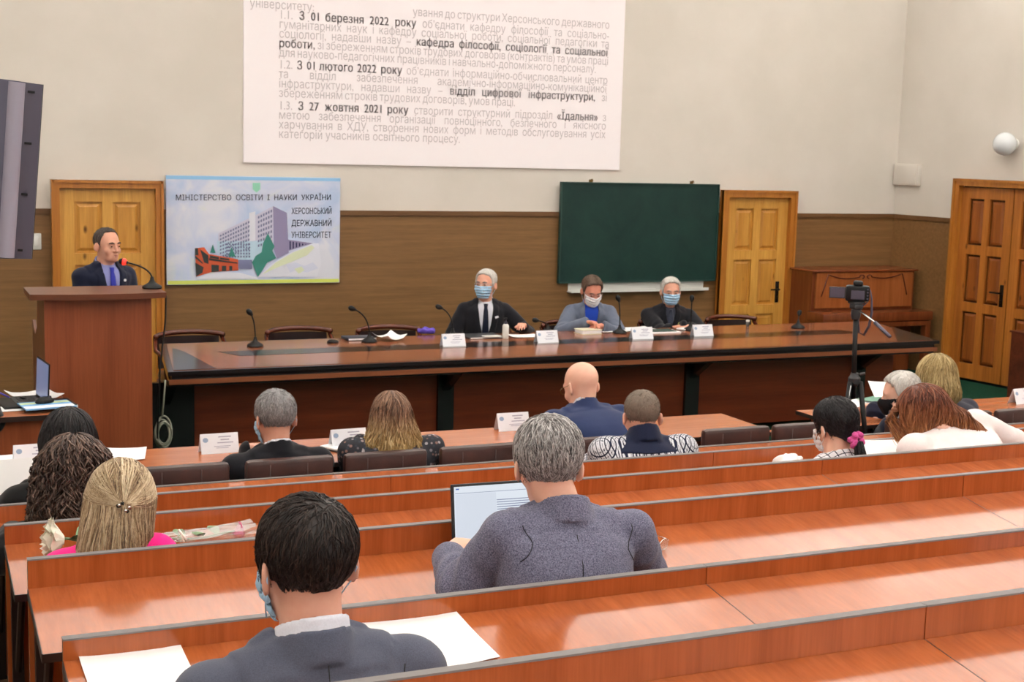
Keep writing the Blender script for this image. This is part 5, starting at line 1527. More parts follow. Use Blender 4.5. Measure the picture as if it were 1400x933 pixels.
# --- chalkboard
cx0, cx1, cz0, cz1 = 5.74*S, 7.467*S, .929*S, 1.881*S
cb = thing('chalkboard', 'dark green chalkboard hung on the front wall beside the right door', 'board', ((cx0+cx1)/2, YW-.07, cz0)); CW, CH = cx1-cx0, cz1-cz0
MB().box((0, .01, CH/2), (CW-.02, .03, CH-.02)).obj('writing_surface', 'chalkboard', cb)
m = MB(); new_mat('board_edge', srgb(30, 66, 60), .5)
for x in (-1, 1): m.box((x*(CW/2-.006), .005, CH/2), (.012, .045, CH))
for z in (.006, CH-.006): m.box((0, .005, z), (CW, .045, .012))
m.obj('board_frame', 'board_edge', cb)
m = MB(); tx0, tx1 = 5.867*S-cb.location.x, 7.36*S-cb.location.x; tw = tx1-tx0; tc = (tx0+tx1)/2
m.box((tc, .05, -.045), (tw, .02, .085)); m.box((tc, .005, -.088), (tw+.02, .12, .012)); m.box((tc, -.052, -.078), (tw+.02, .008, .028)); m.obj('chalk_tray', 'plastic_white', cb)
for fx in (.19, .83):
    m = MB(); x = -CW/2+CW*fx; m.box((x, .04, CH+.012), (.035, .012, .03)); m.tube([(x, .03, CH+.028), (x, 0, CH+.03), (x, -.01, CH+.01)], .005, 6); m.obj('hook', 'brass', cb)
p = PY(907, 393, YW-.09)
m = MB(); m.tube([(-.09, 0, .008), (.09, 0, .008)], .008, 8); tag(m.obj('pointer_stick', 'plastic_grey', None, True, (p.x, YW-.085, cz0-.0825)), 'small dark stick lying on the white chalk tray', 'stick')

# --- small things on the walls
sw_ = thing('light_switch', 'white light switch on the brown wall left of the left door', 'switch', (1.082*S, YW-.026, 1.335*S))
MB().box((0, 0, 0), (.085, .016, .14), None, .006).obj('switch_plate', 'plastic_white', sw_, 'auto'); MB().box((0, -.011, 0), (.045, .01, .08), None, .004).obj('switch_key', 'plastic_white', sw_, 'auto')
bxx = thing('wall_box', 'flat cream junction box high on the wall beside the room corner', 'box', tuple(rw_point(.19, .03, 2.015*S)), -math.pi/2+AR)
MB().box((0, 0, 0), (.36, .06, .235), None, .008).obj('box_body', 'wall_paint', bxx, 'auto'); MB().box((0, -.033, 0), (.32, .008, .20), None, .003).obj('box_cover', 'wall_paint', bxx, 'auto')
gl = thing('globe_lamp', 'round white globe wall lamp above the double door', 'lamp', tuple(rw_point(1.58, .0, 2.345*S)), -math.pi/2+AR)
rx = Matrix.Rotation(math.pi/2, 3, 'X')
MB().lathe([(.06, 0), (.06, .02), (.03, .03), (.03, .05)], (0, 0, 0), 20, rx).obj('wall_mount', 'plastic_white', gl, 'auto')
new_mat('opal_glass', srgb(226, 230, 234), .12, spec=.6)
MB().lathe([(.118*math.sin(a), -.118*math.cos(a)) for a in np.linspace(.02, math.pi-.02, 16)], (0, -.15, 0), 24).obj('glass_globe', 'opal_glass', gl, True)
tg = thing('wall_tag', 'small white strip with red ends hanging on the wall beside the double door', 'tag', tuple(rw_point(.885, .014, 1.49*S)), -math.pi/2+AR)
MB().box((0, 0, 0), (.035, .02, .14), None, .006).obj('tag_body', 'plastic_white', tg)
new_mat('plastic_red', srgb(196, 40, 50), .4)
for z in (-.085, .085): MB().box((0, 0, z), (.037, .022, .035), None, .005).obj('tag_end', 'plastic_red', tg)
# --- dark cabinet by the double door at the photo's edge
p = PY(1390, 456, 10.2)
cbn = thing('low_cabinet', 'dark low cabinet against the double door at the photo edge', 'cabinet', (p.x+.30, 10.2, 0))
cw = p.z; MB().box((0, 0, cw/2-.01), (.34, .4, cw-.02)).obj('body', 'chair_wood', cbn); MB().box((0, 0, cw-.01), (.36, .44, .02), None, .004).obj('top_board', 'chair_wood', cbn); MB().box((0, -.205, cw/2), (.28, .012, cw-.12)).obj('cabinet_door', 'chair_wood', cbn)

# --- piano
YP = 12.08
pa, pb = PY(1111, 400, YP), PY(1250, 400, YP); zt = PY(1180, 369, YP).z
pn = thing('piano', 'closed upright brown piano with carved scrolls in the far corner', 'piano', ((pa.x+pb.x)/2, YP, 0)); W = pb.x-pa.x
MB().box((0, .24, zt/2), (W, .44, zt-.03)).obj('body', 'piano_wood', pn); MB().box((0, .23, zt-.012), (W+.05, .50, .024), None, .008).obj('lid', 'piano_wood', pn, 'auto')
pz = PY(1180, 424, YP).z
m = MB(); m.box((0, .005, (zt+pz)/2), (W-.08, .02, zt-pz-.06)); m.obj('upper_panel', wood('piano_panel', srgb(132, 70, 34), srgb(168, 98, 52), 'z', .25, .6), pn)
m = MB()
for s_ in (-1, 1):
    pts = []
    for i in range(22):
        t_ = i/21; pts.append((s_*(.03+t_*(W/2-.14)), -.008, zt-.07-.045*math.sin(t_*math.pi*1.0)-(.26*max(0, t_-.86)/.14*1.0 if t_ > .86 else 0)+.05*t_))
    pts = [(s_*(.05+.03*math.cos(a)), -.008, zt-.075+.02*math.sin(a)) for a in np.linspace(4.5, 0, 10)]+pts[2:]
    m.tube(pts, .006, 6)
m.obj('carved_scroll', 'chair_wood', pn, True)
MB().box((.02, -.10, pz-.05), (W+.10, .30, .10), None, .012).obj('keyboard_lid', 'piano_wood', pn, 'auto'); MB().box((.02, -.10, pz-.13), (W+.06, .28, .05)).obj('key_bed', 'piano_wood', pn)
for s_ in (-1, 1): MB().box((.02+s_*(W/2), -.20, (pz-.15)/2), (.07, .08, pz-.15), None, .01).obj('leg', 'piano_wood', pn)

# ================================================================== monitor on a stand, seen from behind
YM = 4.5
mtr = PY(61, 116, YM); mbr = PY(45.5, 355, YM)
ax_ = (mtr-mbr); hgt = ax_.length; roll = math.atan2(ax_.x, ax_.z)
MW = .92; up = ax_.normalized(); rt = Vector((up.z, 0, -up.x))
cen = (mtr+mbr)/2-rt*(MW/2)
mon = thing('monitor', 'grey flat monitor seen from its back, cut by the upper left photo edge', 'monitor', (cen.x, YM, TIER[2]))
lc = Vector((0, 0, cen.z-TIER[2])); Rm = Matrix((tuple(rt), (0, 1, 0), tuple(up))).transposed()
def mp(x, y, z): return lc+Rm @ Vector((x, y, z))
m = MB(); h2, w2 = hgt/2, MW/2
sec = [(w2, .03), (w2, .055), (w2-.012, .055)]
_side = [(w2, .05), (w2-.004, .012), (w2-.03, -.002), (w2-.045, -.012), (w2-.062, -.030), (w2-.080, -.044), (w2-.10, -.050), (w2-.14, -.052)]
prof = [(-x, y) for x, y in _side]+_side[::-1]
m.prism([mp(x, y, -h2) for x, y in prof], Rm @ Vector((0, 0, hgt))); m.obj('back_shell', 'plastic_grey', mon, 'auto')
m = MB(); m.box(mp(-.05, -.066, -.02), (MW*.62, .05, hgt*.62), Rm, .02); m.obj('rear_cover', 'plastic_grey', mon, 'auto')
m = MB(); m.box(mp(0, .055, 0), (MW+.004, .012, hgt+.004), Rm); m.obj('front_bezel', 'plastic_dark', mon)
new_mat('highlight_grey', srgb(150, 146, 162), .35)
m = MB(); m.tube([mp(w2-.085, -.036, -h2+.004), mp(w2-.085, -.036, h2-.004)], .027, 16); m.obj('highlight_strip', 'highlight_grey', mon, 'auto')  # highlight along the shell edge, put in as a paler grey bar
for zz in (-.05, -.30):
    m = MB(); m.box(mp(w2-.185, -.0535, hgt*zz), (.05, .004, .008), Rm); m.obj('slot', 'plastic_black', mon)
for i, (zz, xx) in enumerate(((.45, .034), (.16, .034), (-.13, .036), (-.45, .040))):
    m = MB(); m.box(mp(w2-xx-.006, -.010, hgt*zz), (.024, .012, .007), Rm); m.obj('slot', 'plastic_black', mon)
m = MB(); m.tube([(0, -.10, 0.03), (0, -.10, lc.z+.1)], .028, 12); m.box((0, -.09, lc.z), (.2, .06, .2)); m.obj('pole', 'plastic_black', mon, 'auto')
m = MB(); m.box((0, 0, .016), (.5, .42, .032), None, .01); m.obj('stand_base', 'plastic_black', mon)

# ================================================================== microphones
def mic(base, head, label, name='gooseneck_microphone', red=False, z0=ZT, group='table microphones'):
    """base, head: world points"""
    t = thing(name, label, 'microphone', base, 0, group); d = Vector(head)-Vector(base)
    MB().lathe([(.062, 0), (.064, .008), (.058, .018), (.036, .030), (.022, .040), (.014, .055), (.010, .075)], (0, 0, 0), 20).obj('base', 'plastic_black', t, 'auto')
    pts = []
    for i in range(13):
        s_ = i/12; b_ = (1-s_)**2; c_ = 2*s_*(1-s_); e_ = s_*s_
        ctl = Vector((d.x*.08, d.y*.08, d.z*.85)); pts.append(Vector((0, 0, .07))*b_+ctl*c_+d*e_)
    MB().tube(pts, .0055, 7).obj('gooseneck', 'plastic_black', t, True)
    dr = (pts[-1]-pts[-2]).normalized(); R = dr.to_track_quat('Z', 'Y').to_matrix()
    MB().lathe([(.009, -.035), (.012, -.025), (.020, -.012), (.022, .004), (.018, .020), (.008, .028), (.001, .030)], d, 14, R).obj('microphone_head', 'plastic_black', t, True)
    if red: MB().lathe([(.013, -.026), (.0225, -.012), (.0235, -.003), (.012, -.003)], d, 14, R).obj('light_ring', 'red_light', t, True)
    return t
for bpx, hpx, lab in (((349, 474), (341, 427), 'black table microphone between the first two empty armchairs'), ((505, 468), (481, 422), 'black microphone whose neck bends left over the dark notebook'),
                      ((619, 462), (600, 420), 'black microphone bending left beside the man with the dark tie'), ((749, 456), (732, 438), 'black microphone lying low between the suit and the blazer'),
                      ((847, 456), (845, 408), 'black upright microphone in front of the blazer sleeve'), ((944, 452), (946, 408), 'black microphone at the chest of the man with the yellow badge'),
                      ((1091, 449), (1093, 428), 'black short microphone alone near the right end of the long table')):
    b_ = PZ(*bpx, ZT); h_ = PY(*hpx, b_.y+.02)
    mic(b_, h_, lab)
zl = zL+.035; b_ = PZ(208, 396, zl); b_.y = min(b_.y, 9.2); b_ = PY(208, 397, 9.15); b_.z = zl
mic(b_, PY(168, 358, 9.25), 'microphone with a glowing red ring on the lectern', 'lectern_microphone', True, group=None)
p = PZ(455, 469, ZT); MB().lathe([(.045, 0), (.048, .01), (.036, .022), (.01, .028)], (0, 0, 0), 18).obj('puck', 'plastic_black', None, 'auto', p)
tag(bpy.data.objects['puck'], 'small round black puck alone on the black inlay of the long table', 'button')

# ================================================================== name cards
new_mat('card_emblem', srgb(150, 170, 200), .8)
def name_card(p, rz, label, first=[None]):
    if first[0] is None:
        t = thing('name_card', label, 'name card', p, rz, 'white folded name cards'); w, h, d = .195, .098, .036
        for s_ in (-1, 1):
            m = MB(); m.prism([(-w/2, s_*d, 0), (w/2, s_*d, 0), (w/2, 0, h), (-w/2, 0, h)], (0, s_*.0008, .0003)); m.obj('card_face', 'card', t)
        def fp(x, z): k = 1-z/h; return (x, -d*k-.0016, z)
        m = MB()
        for (x0, x1, z, th) in ((-.005, .06, .078, .006), (.005, .05, .064, .006), (-.012, .07, .050, .005), (-.03, .055, .034, .003), (-.02, .045, .026, .003)):
            m.add([fp(x0, z), fp(x1, z), fp(x1, z+th), fp(x0, z+th)], [(0, 1, 2, 3)])
        m.obj('print', 'ink_grey', t)
        m = MB(); m.add([fp(-.072+.014*math.cos(a), .068+.012*math.sin(a)) for a in np.linspace(0, 6.2, 14)], [tuple(range(14))]); m.obj('emblem', 'card_emblem', t)
        first[0] = t; return t
    return dup(first[0], p, rz, label)
for px, py, z, rz, lab in ((621, 474, ZT, 0, 'white name card in front of the man with the dark tie'), (749, 469, ZT, .05, 'white name card between the suited man and the blazer'),
                           (879, 464, ZT, -.05, 'white name card just right of the upright microphone'), (962, 460, ZT, 0, 'white name card in front of the man with the yellow badge'),
                           (301, 620, .75, .02, 'white name card beside the grey-haired man on the long brown table'), (478, 613, .75, .05, 'white name card half hidden by the ombre hair'),
                           (703, 589, .75, 0, 'white name card beyond the laptop man, on the long brown table'), (48, 636, .75, .05, 'white name card beside the black bob at the aisle'),
                           (1402, 552, .75, .1, 'white name card on the right table, cut by the photo edge')):
    p = PZ(px, py, z); name_card((p.x, p.y+.03, z), rz, lab)

# ================================================================== papers and small things
def sheet(p, w, l, rz, label, tilt=0.0, name='paper_sheet', n=5, curl=.004, mat='paper', group=None, thick=.0012):
    m = MB(); vs = []; fs = []
    for j in range(n+1):
        for i in range(n+1):
            x = (i/n-.5)*w; y = (j/n-.5)*l; vs.append((x, y, curl*(abs(2*i/n-1)**3)*(.3+abs(2*j/n-1))))
    N_ = len(vs)
    for j in range(n):
        for i in range(n): fs.append((j*(n+1)+i, j*(n+1)+i+1, (j+1)*(n+1)+i+1, (j+1)*(n+1)+i))
    m.add(vs+[(x, y, z-thick) for x, y, z in vs], fs+[tuple(i+N_ for i in f[::-1]) for f in fs])
    o = m.obj(name, mat, None, True, p); o.rotation_euler = (tilt, 0, rz); return tag(o, label, 'paper', group)
def dsheet(k, px, py, w, l, rz, label, **kw):
    """a sheet on the tilted top of row k whose far edge middle shows at the pixel"""
    Yr, _, zd, _ = ROWS[k]; d = ray(px, py); tt = math.tan(TILT)
    t = (zd-Yr*tt-ZC)/(d[2]-d[1]*tt); y = d[1]*t; x = d[0]*t; dy = (Yr-y)/math.cos(TILT)
    p = on_desk(k, x, dy)+Vector((0, 0, .003)); return sheet(p, w, l, rz, label, TILT, **kw)
dsheet(4, 186, 912, .215, .26, .03, 'blank white sheet left of the dark-haired man on the tilted desk')
dsheet(4, 578, 876, .26, .27, .06, 'large blank white sheet right of the dark-haired man on the tilted desk')
sheet(PY(1214, 614, 5.22), .28, .20, -.2, 'white paper under the hands of the red-haired woman', .22)
def lump(name, c, r, mat, label, cat, seed=1, rz=0):
    g = np.random.default_rng(seed); ph = g.uniform(0, 6.28, 8)
    fn = lambda P: ell(P, (0, 0, r[2]*.6), r)+F32(.006)*np.sin(P[:, 0]*90+ph[0]+np.sin(P[:, 1]*70+ph[1]))+F32(.004)*np.sin(P[:, 1]*130+P[:, 2]*90+ph[2])
    o = sdf_obj(name, lambda P: smax(fn(P), -P[:, 2], .002), (-r[0]-.03, -r[1]-.03, -.02), (r[0]+.03, r[1]+.03, r[2]*2+.03), .006, mat, None); o.location = c; o.rotation_euler = (0, 0, rz); return tag(o, label, cat)
d = ray(1076, 630); p = on_desk(1, PY(1078, 629, ROWS[1][0]-.07).x, .07); lump('crumpled_napkin', p, (.08, .045, .034), 'paper', 'crumpled white napkin left of the scrunchie woman', 'napkin')
# front row: papers
p = PZ(16, 632, .75); sheet(p+Vector((0, 0, .004)), .24, .30, .1, 'white sheet at the aisle end of the long brown table')
p = PZ(170, 622, .75); sheet(p+Vector((0, 0, .004)), .21, .28, -.2, 'white sheet beyond the curly hair on the long brown table')
# the sheet the black-haired woman holds up
q0 = PY(46, 650, 5.96); o = sheet(PY(20, 662, 5.96), .26, .22, .1, 'large white sheet held tilted by the black-haired woman', 1.0)
# open planner by the ombre woman
p = PZ(466, 612, .75); bk = thing('open_notebook', 'open dark-covered notebook left of the ombre-haired woman', 'notebook', p+Vector((.03, -.02, .0)), .5)
MB().box((0, 0, .004), (.25, .19, .008), None, .002).obj('cover', 'leather_dark', bk); 
for s_ in (-1, 1): MB().box((s_*.06, 0, .012), (.115, .175, .010), None, .004).obj('page_block', 'paper', bk, 'auto')
# papers at the tripod table
p = PZ(1185, 553, .75); sheet(p+Vector((-.08, .02, .006)), .30, .21, .15, 'open white brochure under the tripod on the right table')
p = PZ(1190, 549, .75); o = sheet(p+Vector((.02, .0, .014)), .22, .12, .3, 'green printed strip of paper on the tripod table', mat=new_mat('paper_green', srgb(108, 150, 132), .7))
p = PZ(1212, 545, .75); o = sheet(p+Vector((.03, .04, .05)), .21, .20, -.4, 'white sheet raised in front of the black-masked man', .4)
p = PZ(1135, 570, .75); sheet(p+Vector((.42, .0, .004)), .21, .29, .2, 'white page close to the black-masked man on the right table')
# speakers' table
p = PZ(490, 464, ZT); nb = thing('closed_notebook', 'dark blue notebook lying beside the bent microphone', 'notebook', p, .05); MB().box((0, 0, .012), (.24, .17, .02), None, .004).obj('cover', 'tie_dark', nb, 'auto'); MB().box((.004, -.002, .012), (.236, .168, .013)).obj('page_block', 'paper', nb)
p = PZ(532, 465, ZT); sheet(p+Vector((0, 0, .02)), .21, .20, .4, 'creased white sheet right of the bent microphone', .05, curl=.03)
p = PZ(583, 456, ZT); lump('glasses_case', p, (.075, .035, .03), new_mat('violet_cloth', srgb(92, 70, 178), .7), 'violet eyeglass case on the long table', 'case', 4, -.3)
p = PZ(662, 462, ZT); fo = thing('folder', 'closed dark folder in front of the man with the dark tie', 'folder', p+Vector((0, .06, 0)), .05); MB().box((0, 0, .007), (.33, .24, .014), None, .003).obj('cover', 'plastic_dark', fo); MB().box((.0, -.118, .008), (.31, .006, .008)).obj('page_edge', 'paper', fo)
p = PZ(672, 463, ZT); ph = thing('phone', 'white phone lying on the dark folder', 'phone', p+Vector((.0, -.0, .014)), .02); MB().box((0, 0, .005), (.15, .075, .010), None, .004).obj('phone_body', 'plastic_white', ph, 'auto')
p = PZ(691, 463, ZT); bo = thing('sanitizer_bottle', 'small white pump bottle with dark top on the long table', 'bottle', p)
MB().lathe([(.024, 0), (.027, .006), (.027, .105), (.020, .118), (.013, .122)], (0, 0, 0), 18).obj('bottle_body', 'plastic_white', bo, 'auto'); MB().lathe([(.014, .122), (.014, .136), (.006, .140), (.006, .160)], (0, 0, 0), 14).obj('bottle_neck', 'plastic_grey', bo, 'auto')
m = MB(); m.lathe([(.011, .158), (.012, .170), (.004, .172)], (0, 0, 0), 12); m.tube([(0, 0, .166), (-.035, -.01, .164)], .004, 6); m.obj('pump_head', 'plastic_black', bo, 'auto')
p = PZ(716, 460, ZT); sheet(p+Vector((0, 0, .004)), .24, .17, -.1, 'white sheet right of the pump bottle')
p = PZ(804, 456, ZT); bk = thing('thick_book', 'thick pale book lying in front of the blazer', 'book', p, .06)
MB().box((0, 0, .019), (.19, .14, .031), None, .006).obj('page_block', 'paper', bk, 'auto'); new_mat('cover_cream', srgb(226, 222, 196), .5)
for z in (.002, .036): MB().box((0, 0, z), (.198, .148, .004)).obj('cover', 'cover_cream', bk)
p = PZ(836, 453, ZT); sheet(p+Vector((0, .02, .004)), .34, .2, .02, 'white sheet behind the upright microphone')
p = PZ(872, 451, ZT); sheet(p+Vector((0, .03, .005)), .30, .2, .05, 'white sheet between the blazer and the man in black')
p = PZ(905, 455, ZT); fo = thing('folder', 'dark green folder with white pages behind the third name card', 'folder', p+Vector((.0, .03, 0)), -.05); new_mat('cover_green', srgb(32, 66, 58), .5); MB().box((0, .02, .012), (.26, .16, .006)).obj('cover', 'cover_green', fo); MB().box((.02, -.01, .006), (.27, .17, .010)).obj('page_block', 'paper', fo)
p = PZ(938, 451, ZT); bk = thing('small_booklet', 'small pale booklet under the joined hands of the man in black', 'book', p, .3); MB().box((0, 0, .008), (.15, .10, .014), None, .003).obj('page_block', 'paper', bk); MB().box((0, 0, .002), (.154, .104, .003)).obj('cover', 'cover_green', bk)
p = PZ(1022, 449, ZT); gl_ = thing('small_glass', 'tiny clear vial standing before the empty right armchair', 'glass', p); new_mat('clear_glass', (.9, .92, .92), .05, Transmission_Weight=.9); MB().lathe([(.014, 0), (.016, .06), (.013, .06), (.012, .006)], (0, 0, 0), 14).obj('glass_body', 'clear_glass', gl_, True); MB().lathe([(.017, .06), (.017, .075), (.003, .076)], (0, 0, 0), 14).obj('glass_cap', 'plastic_white', gl_, 'auto')

# ================================================================== side desk: laptop, mouse, folders
def laptop(name, label, loc, rz, w, dp, hs_, ang, tilt=0, screen='screen_doc', body='plastic_black'):
    t = thing(name, label, 'laptop', loc, rz); t.rotation_euler = (tilt, 0, rz)
    MB().box((0, 0, .009), (w, dp, .016), None, .004).obj('keyboard_base', body, t, 'auto')
    m = MB()
    for r in range(5):
        for c_ in range(13): m.box((-w/2+.03+c_*(w-.06)/12, dp*.36-r*dp*.12, .018), ((w-.06)/14.5, dp*.09, .003))
    m.obj('keys', 'plastic_dark', t)
    R = Matrix.Rotation(-ang, 3, 'X')                      # lid leans back by ang from upright
    o = Vector((0, dp/2-.004, .016))
    MB().box(o+R @ Vector((0, 0, hs_/2)), (w, .008, hs_), R, .002).obj('lid', body, t)
    MB().box(o+R @ Vector((0, -.0046, hs_/2+.003)), (w-.018, .001, hs_-.022), R).obj('screen', screen, t)
    return t, o, R
def emit_mat(name, c, st=1.0):
    m = new_mat(name, (0.02, .02, .02), .3); b = NODES(m)[2]; b.inputs['Emission Color'].default_value = (*c, 1); b.inputs['Emission Strength'].default_value = st; return m
emit_mat('screen_doc', srgb(232, 240, 250), .95); emit_mat('screen_dim', srgb(120, 132, 170), .8)
emit_mat('screen_grey', srgb(222, 230, 242), .95); emit_mat('screen_ink', srgb(150, 160, 190), .8); emit_mat('screen_blue', srgb(70, 110, 190), .9)
p = PZ(8, 524, .75); p = Vector((PY(28, 500, 8.62).x, 8.62, .75))
laptop('laptop', 'black laptop on the side desk, its screen turned away from the lectern', p, math.radians(-84), .34, .25, .24, .05, 0, 'screen_dim')
lt_ = bpy.data.objects['laptop']
p = PZ(64, 548, .775); bs = []
new_mat('cover_blue', srgb(120, 176, 226), .5); new_mat('cover_rainbow', srgb(206, 222, 170), .5)
fo = thing('ring_folder', 'black folder beneath the blue brochure on the side desk', 'folder', PZ(64, 556, .75), .12)
MB().box((0, 0, .012), (.30, .24, .022), None, .005).obj('cover', 'plastic_black', fo); MB().box((.004, -.004, .012), (.296, .236, .014)).obj('page_block', 'paper', fo)
br = thing('brochure', 'blue and yellow brochure lying under the mouse on the side desk', 'brochure', PZ(64, 555, .774)+Vector((0, 0, 0)), .14)
MB().box((0, 0, .004), (.285, .225, .007)).obj('page_block', 'cover_blue', br); m = MB(); m.box((0, .06, .008), (.28, .05, .001)); m.obj('yellow_band', 'cover_rainbow', br); m = MB(); m.box((0, -.06, .008), (.28, .07, .001)); m.obj('pale_band', 'paper', br)
ms = thing('computer_mouse', 'black computer mouse on the blue brochure', 'mouse', PZ(61, 551, .783), .4)
sdf_obj('mouse_shell', lambda P: smax(ell(P, (0, 0, .004), (.058, .034, .034)), -P[:, 2], .004), (-.08, -.06, -.02), (.08, .06, .06), .005, 'plastic_black', ms)
m = MB(); m.lathe([(.003, -.003), (.009, -.003), (.009, .003), (.003, .003)], (.034, 0, .030), 12, Matrix.Rotation(math.pi/2, 3, 'X')); m.obj('scroll_wheel', 'plastic_grey', ms)
p = PZ(48, 545, .75); sheet(p+Vector((0, .06, .006)), .26, .30, .3, 'white paper between the hand and the blue brochure', curl=.02)
p = PZ(12, 560, .75); sheet(p+Vector((0, 0, .004)), .30, .16, .1, 'white paper nearest the edge of the side desk')
f = PPL['writer']; hp_ = f.root.matrix_basis @ Vector(f.WR[-1])+Vector((.08, .02, .02))
pen = thing('pen', 'violet pen held in the hand at the left photo edge', 'pen', hp_); m = MB(); m.tube([(-.07, -.02, .05), (.03, .012, -.012)], .0048, 8); new_mat('pen_violet', srgb(96, 84, 190), .3); m.obj('pen_barrel', 'pen_violet', pen, True); m = MB(); m.tube([(.03, .012, -.012), (.042, .016, -.02)], [.0045, .001], 8); m.obj('pen_tip', 'chrome', pen, True)

# ================================================================== cables
c0 = Vector((b_.x, 9.15, zl)); a_ = PY(222, 402, 9.2); 
m = MB(); pts = [Vector((PY(212, 399, 9.2).x, 9.2, zl+.012)), PY(222, 398, 9.22), PY(227, 405, 9.24), PY(226, 440, 9.24), PY(219, 500, 9.22), PY(215, 600, 9.2)]
m.tube(pts, .006, 7); tag(m.obj('microphone_cable', 'cable_black', None, True), 'black cable hanging from the lectern microphone', 'cable')
m = MB(); top_ = PY(226, 520, 9.36); cc = PY(223, 592, 9.36); pts = [top_, PY(224, 545, 9.36), PY(222, 570, 9.36)]
m.tube(pts, .006, 6)
r_ = .085
for k in range(7):
    rr_ = r_*(.72+.05*k); g = np.random.default_rng(k); ox_, oz_ = g.normal(0, .006, 2)
    ring = [cc+Vector((rr_*.62*math.cos(w)+ox_, .012*math.sin(w*2+k)+.006*(k-3), rr_*1.15*math.sin(w)+oz_)) for w in np.linspace(0, 2*math.pi, 28)]
    m.tube(ring, .006, 6, False)
tag(m.obj('coiled_cable', 'cable_grey', None, True), 'coil of pale grey cable hanging beside the lectern base', 'cable')

# ================================================================== laptop and glasses on the third row
zdk = on_desk(3, 0, .10)
px_ = PY(690, 745, zdk.y).x
lp, o_, R_ = laptop('laptop', 'open laptop showing a white document in front of the wool jacket', on_desk(3, px_-.005, .20)+Vector((0, 0, .002)), math.radians(-3), .325, .225, .205, .30, TILT, 'screen_doc', 'plastic_dark')
def scr(x0, x1, z0, z1, mat, name):
    m = MB()
    for (a, b, c_, d_) in zip(x0, x1, z0, z1): m.box(o_+R_ @ Vector(((a+b)/2, -.0056, (c_+d_)/2)), (b-a, .0008, d_-c_), R_)
    return m.obj(name, mat, lp)
scr([-.148]*1, [-.138], [.188], [.192], 'screen_blue', 'title_mark')
scr([-.15]+[-.02]*10, [.15]+[.10]*10, [.1765]+[.150-.007*i for i in range(10)], [.178]+[.1525-.007*i for i in range(10)], 'screen_ink', 'document_text')
scr([-.15, -.125, -.13, -.09, -.09, -.09], [-.022, -.115, -.10, -.04, -.045, -.05], [.010, .142, .118, .128, .120, .112], [.1745, .147, .120, .1295, .1215, .1135], 'screen_grey', 'side_panel')
scr([-.10], [.14], [.006], [.009], 'screen_blue', 'task_bar')
p = on_desk(3, PY(899, 750, ROWS[3][0]-.19).x, .19)
gs = thing('eyeglasses', 'eyeglasses with dark temples lying beside the wool sleeve', 'glasses', p+Vector((0, 0, .004)), 2.2); gs.rotation_euler = (TILT, 0, math.radians(28))
m = MB()
for s_ in (-1, 1): m.tube([(s_*.033+.026*math.cos(a), 0, .019+.019*math.sin(a)) for a in np.linspace(0, 2*math.pi, 18)], .0013, 6, False)
m.tube([(-.008, 0, .024), (0, -.003, .027), (.008, 0, .024)], .0013, 6); m.obj('rim', 'chrome', gs, True)
for s_ in (-1, 1):
    m = MB(); m.tube([(s_*.060, 0, .026), (s_*.068, .012, .026), (s_*.068, .05, .024)], .0014, 6); m.obj('hinge_arm', 'chrome', gs, True)
    m = MB(); m.tube([(s_*.068, .05, .024), (s_*.068, .11, .022), (s_*.066, .135, .006)], [.0026, .003, .002], 6); m.obj('temple_tip', 'plastic_black', gs, True)
for s_ in (-1, 1):
    m = MB(); m.lathe([(.0245, -.0006), (.0245, .0006)], (s_*.033, 0, .019), 18, Matrix.Rotation(math.pi/2, 3, 'X') @ Matrix.Scale(.74, 3, (0, 1, 0))); m.obj('lens', 'clear_glass', gs)

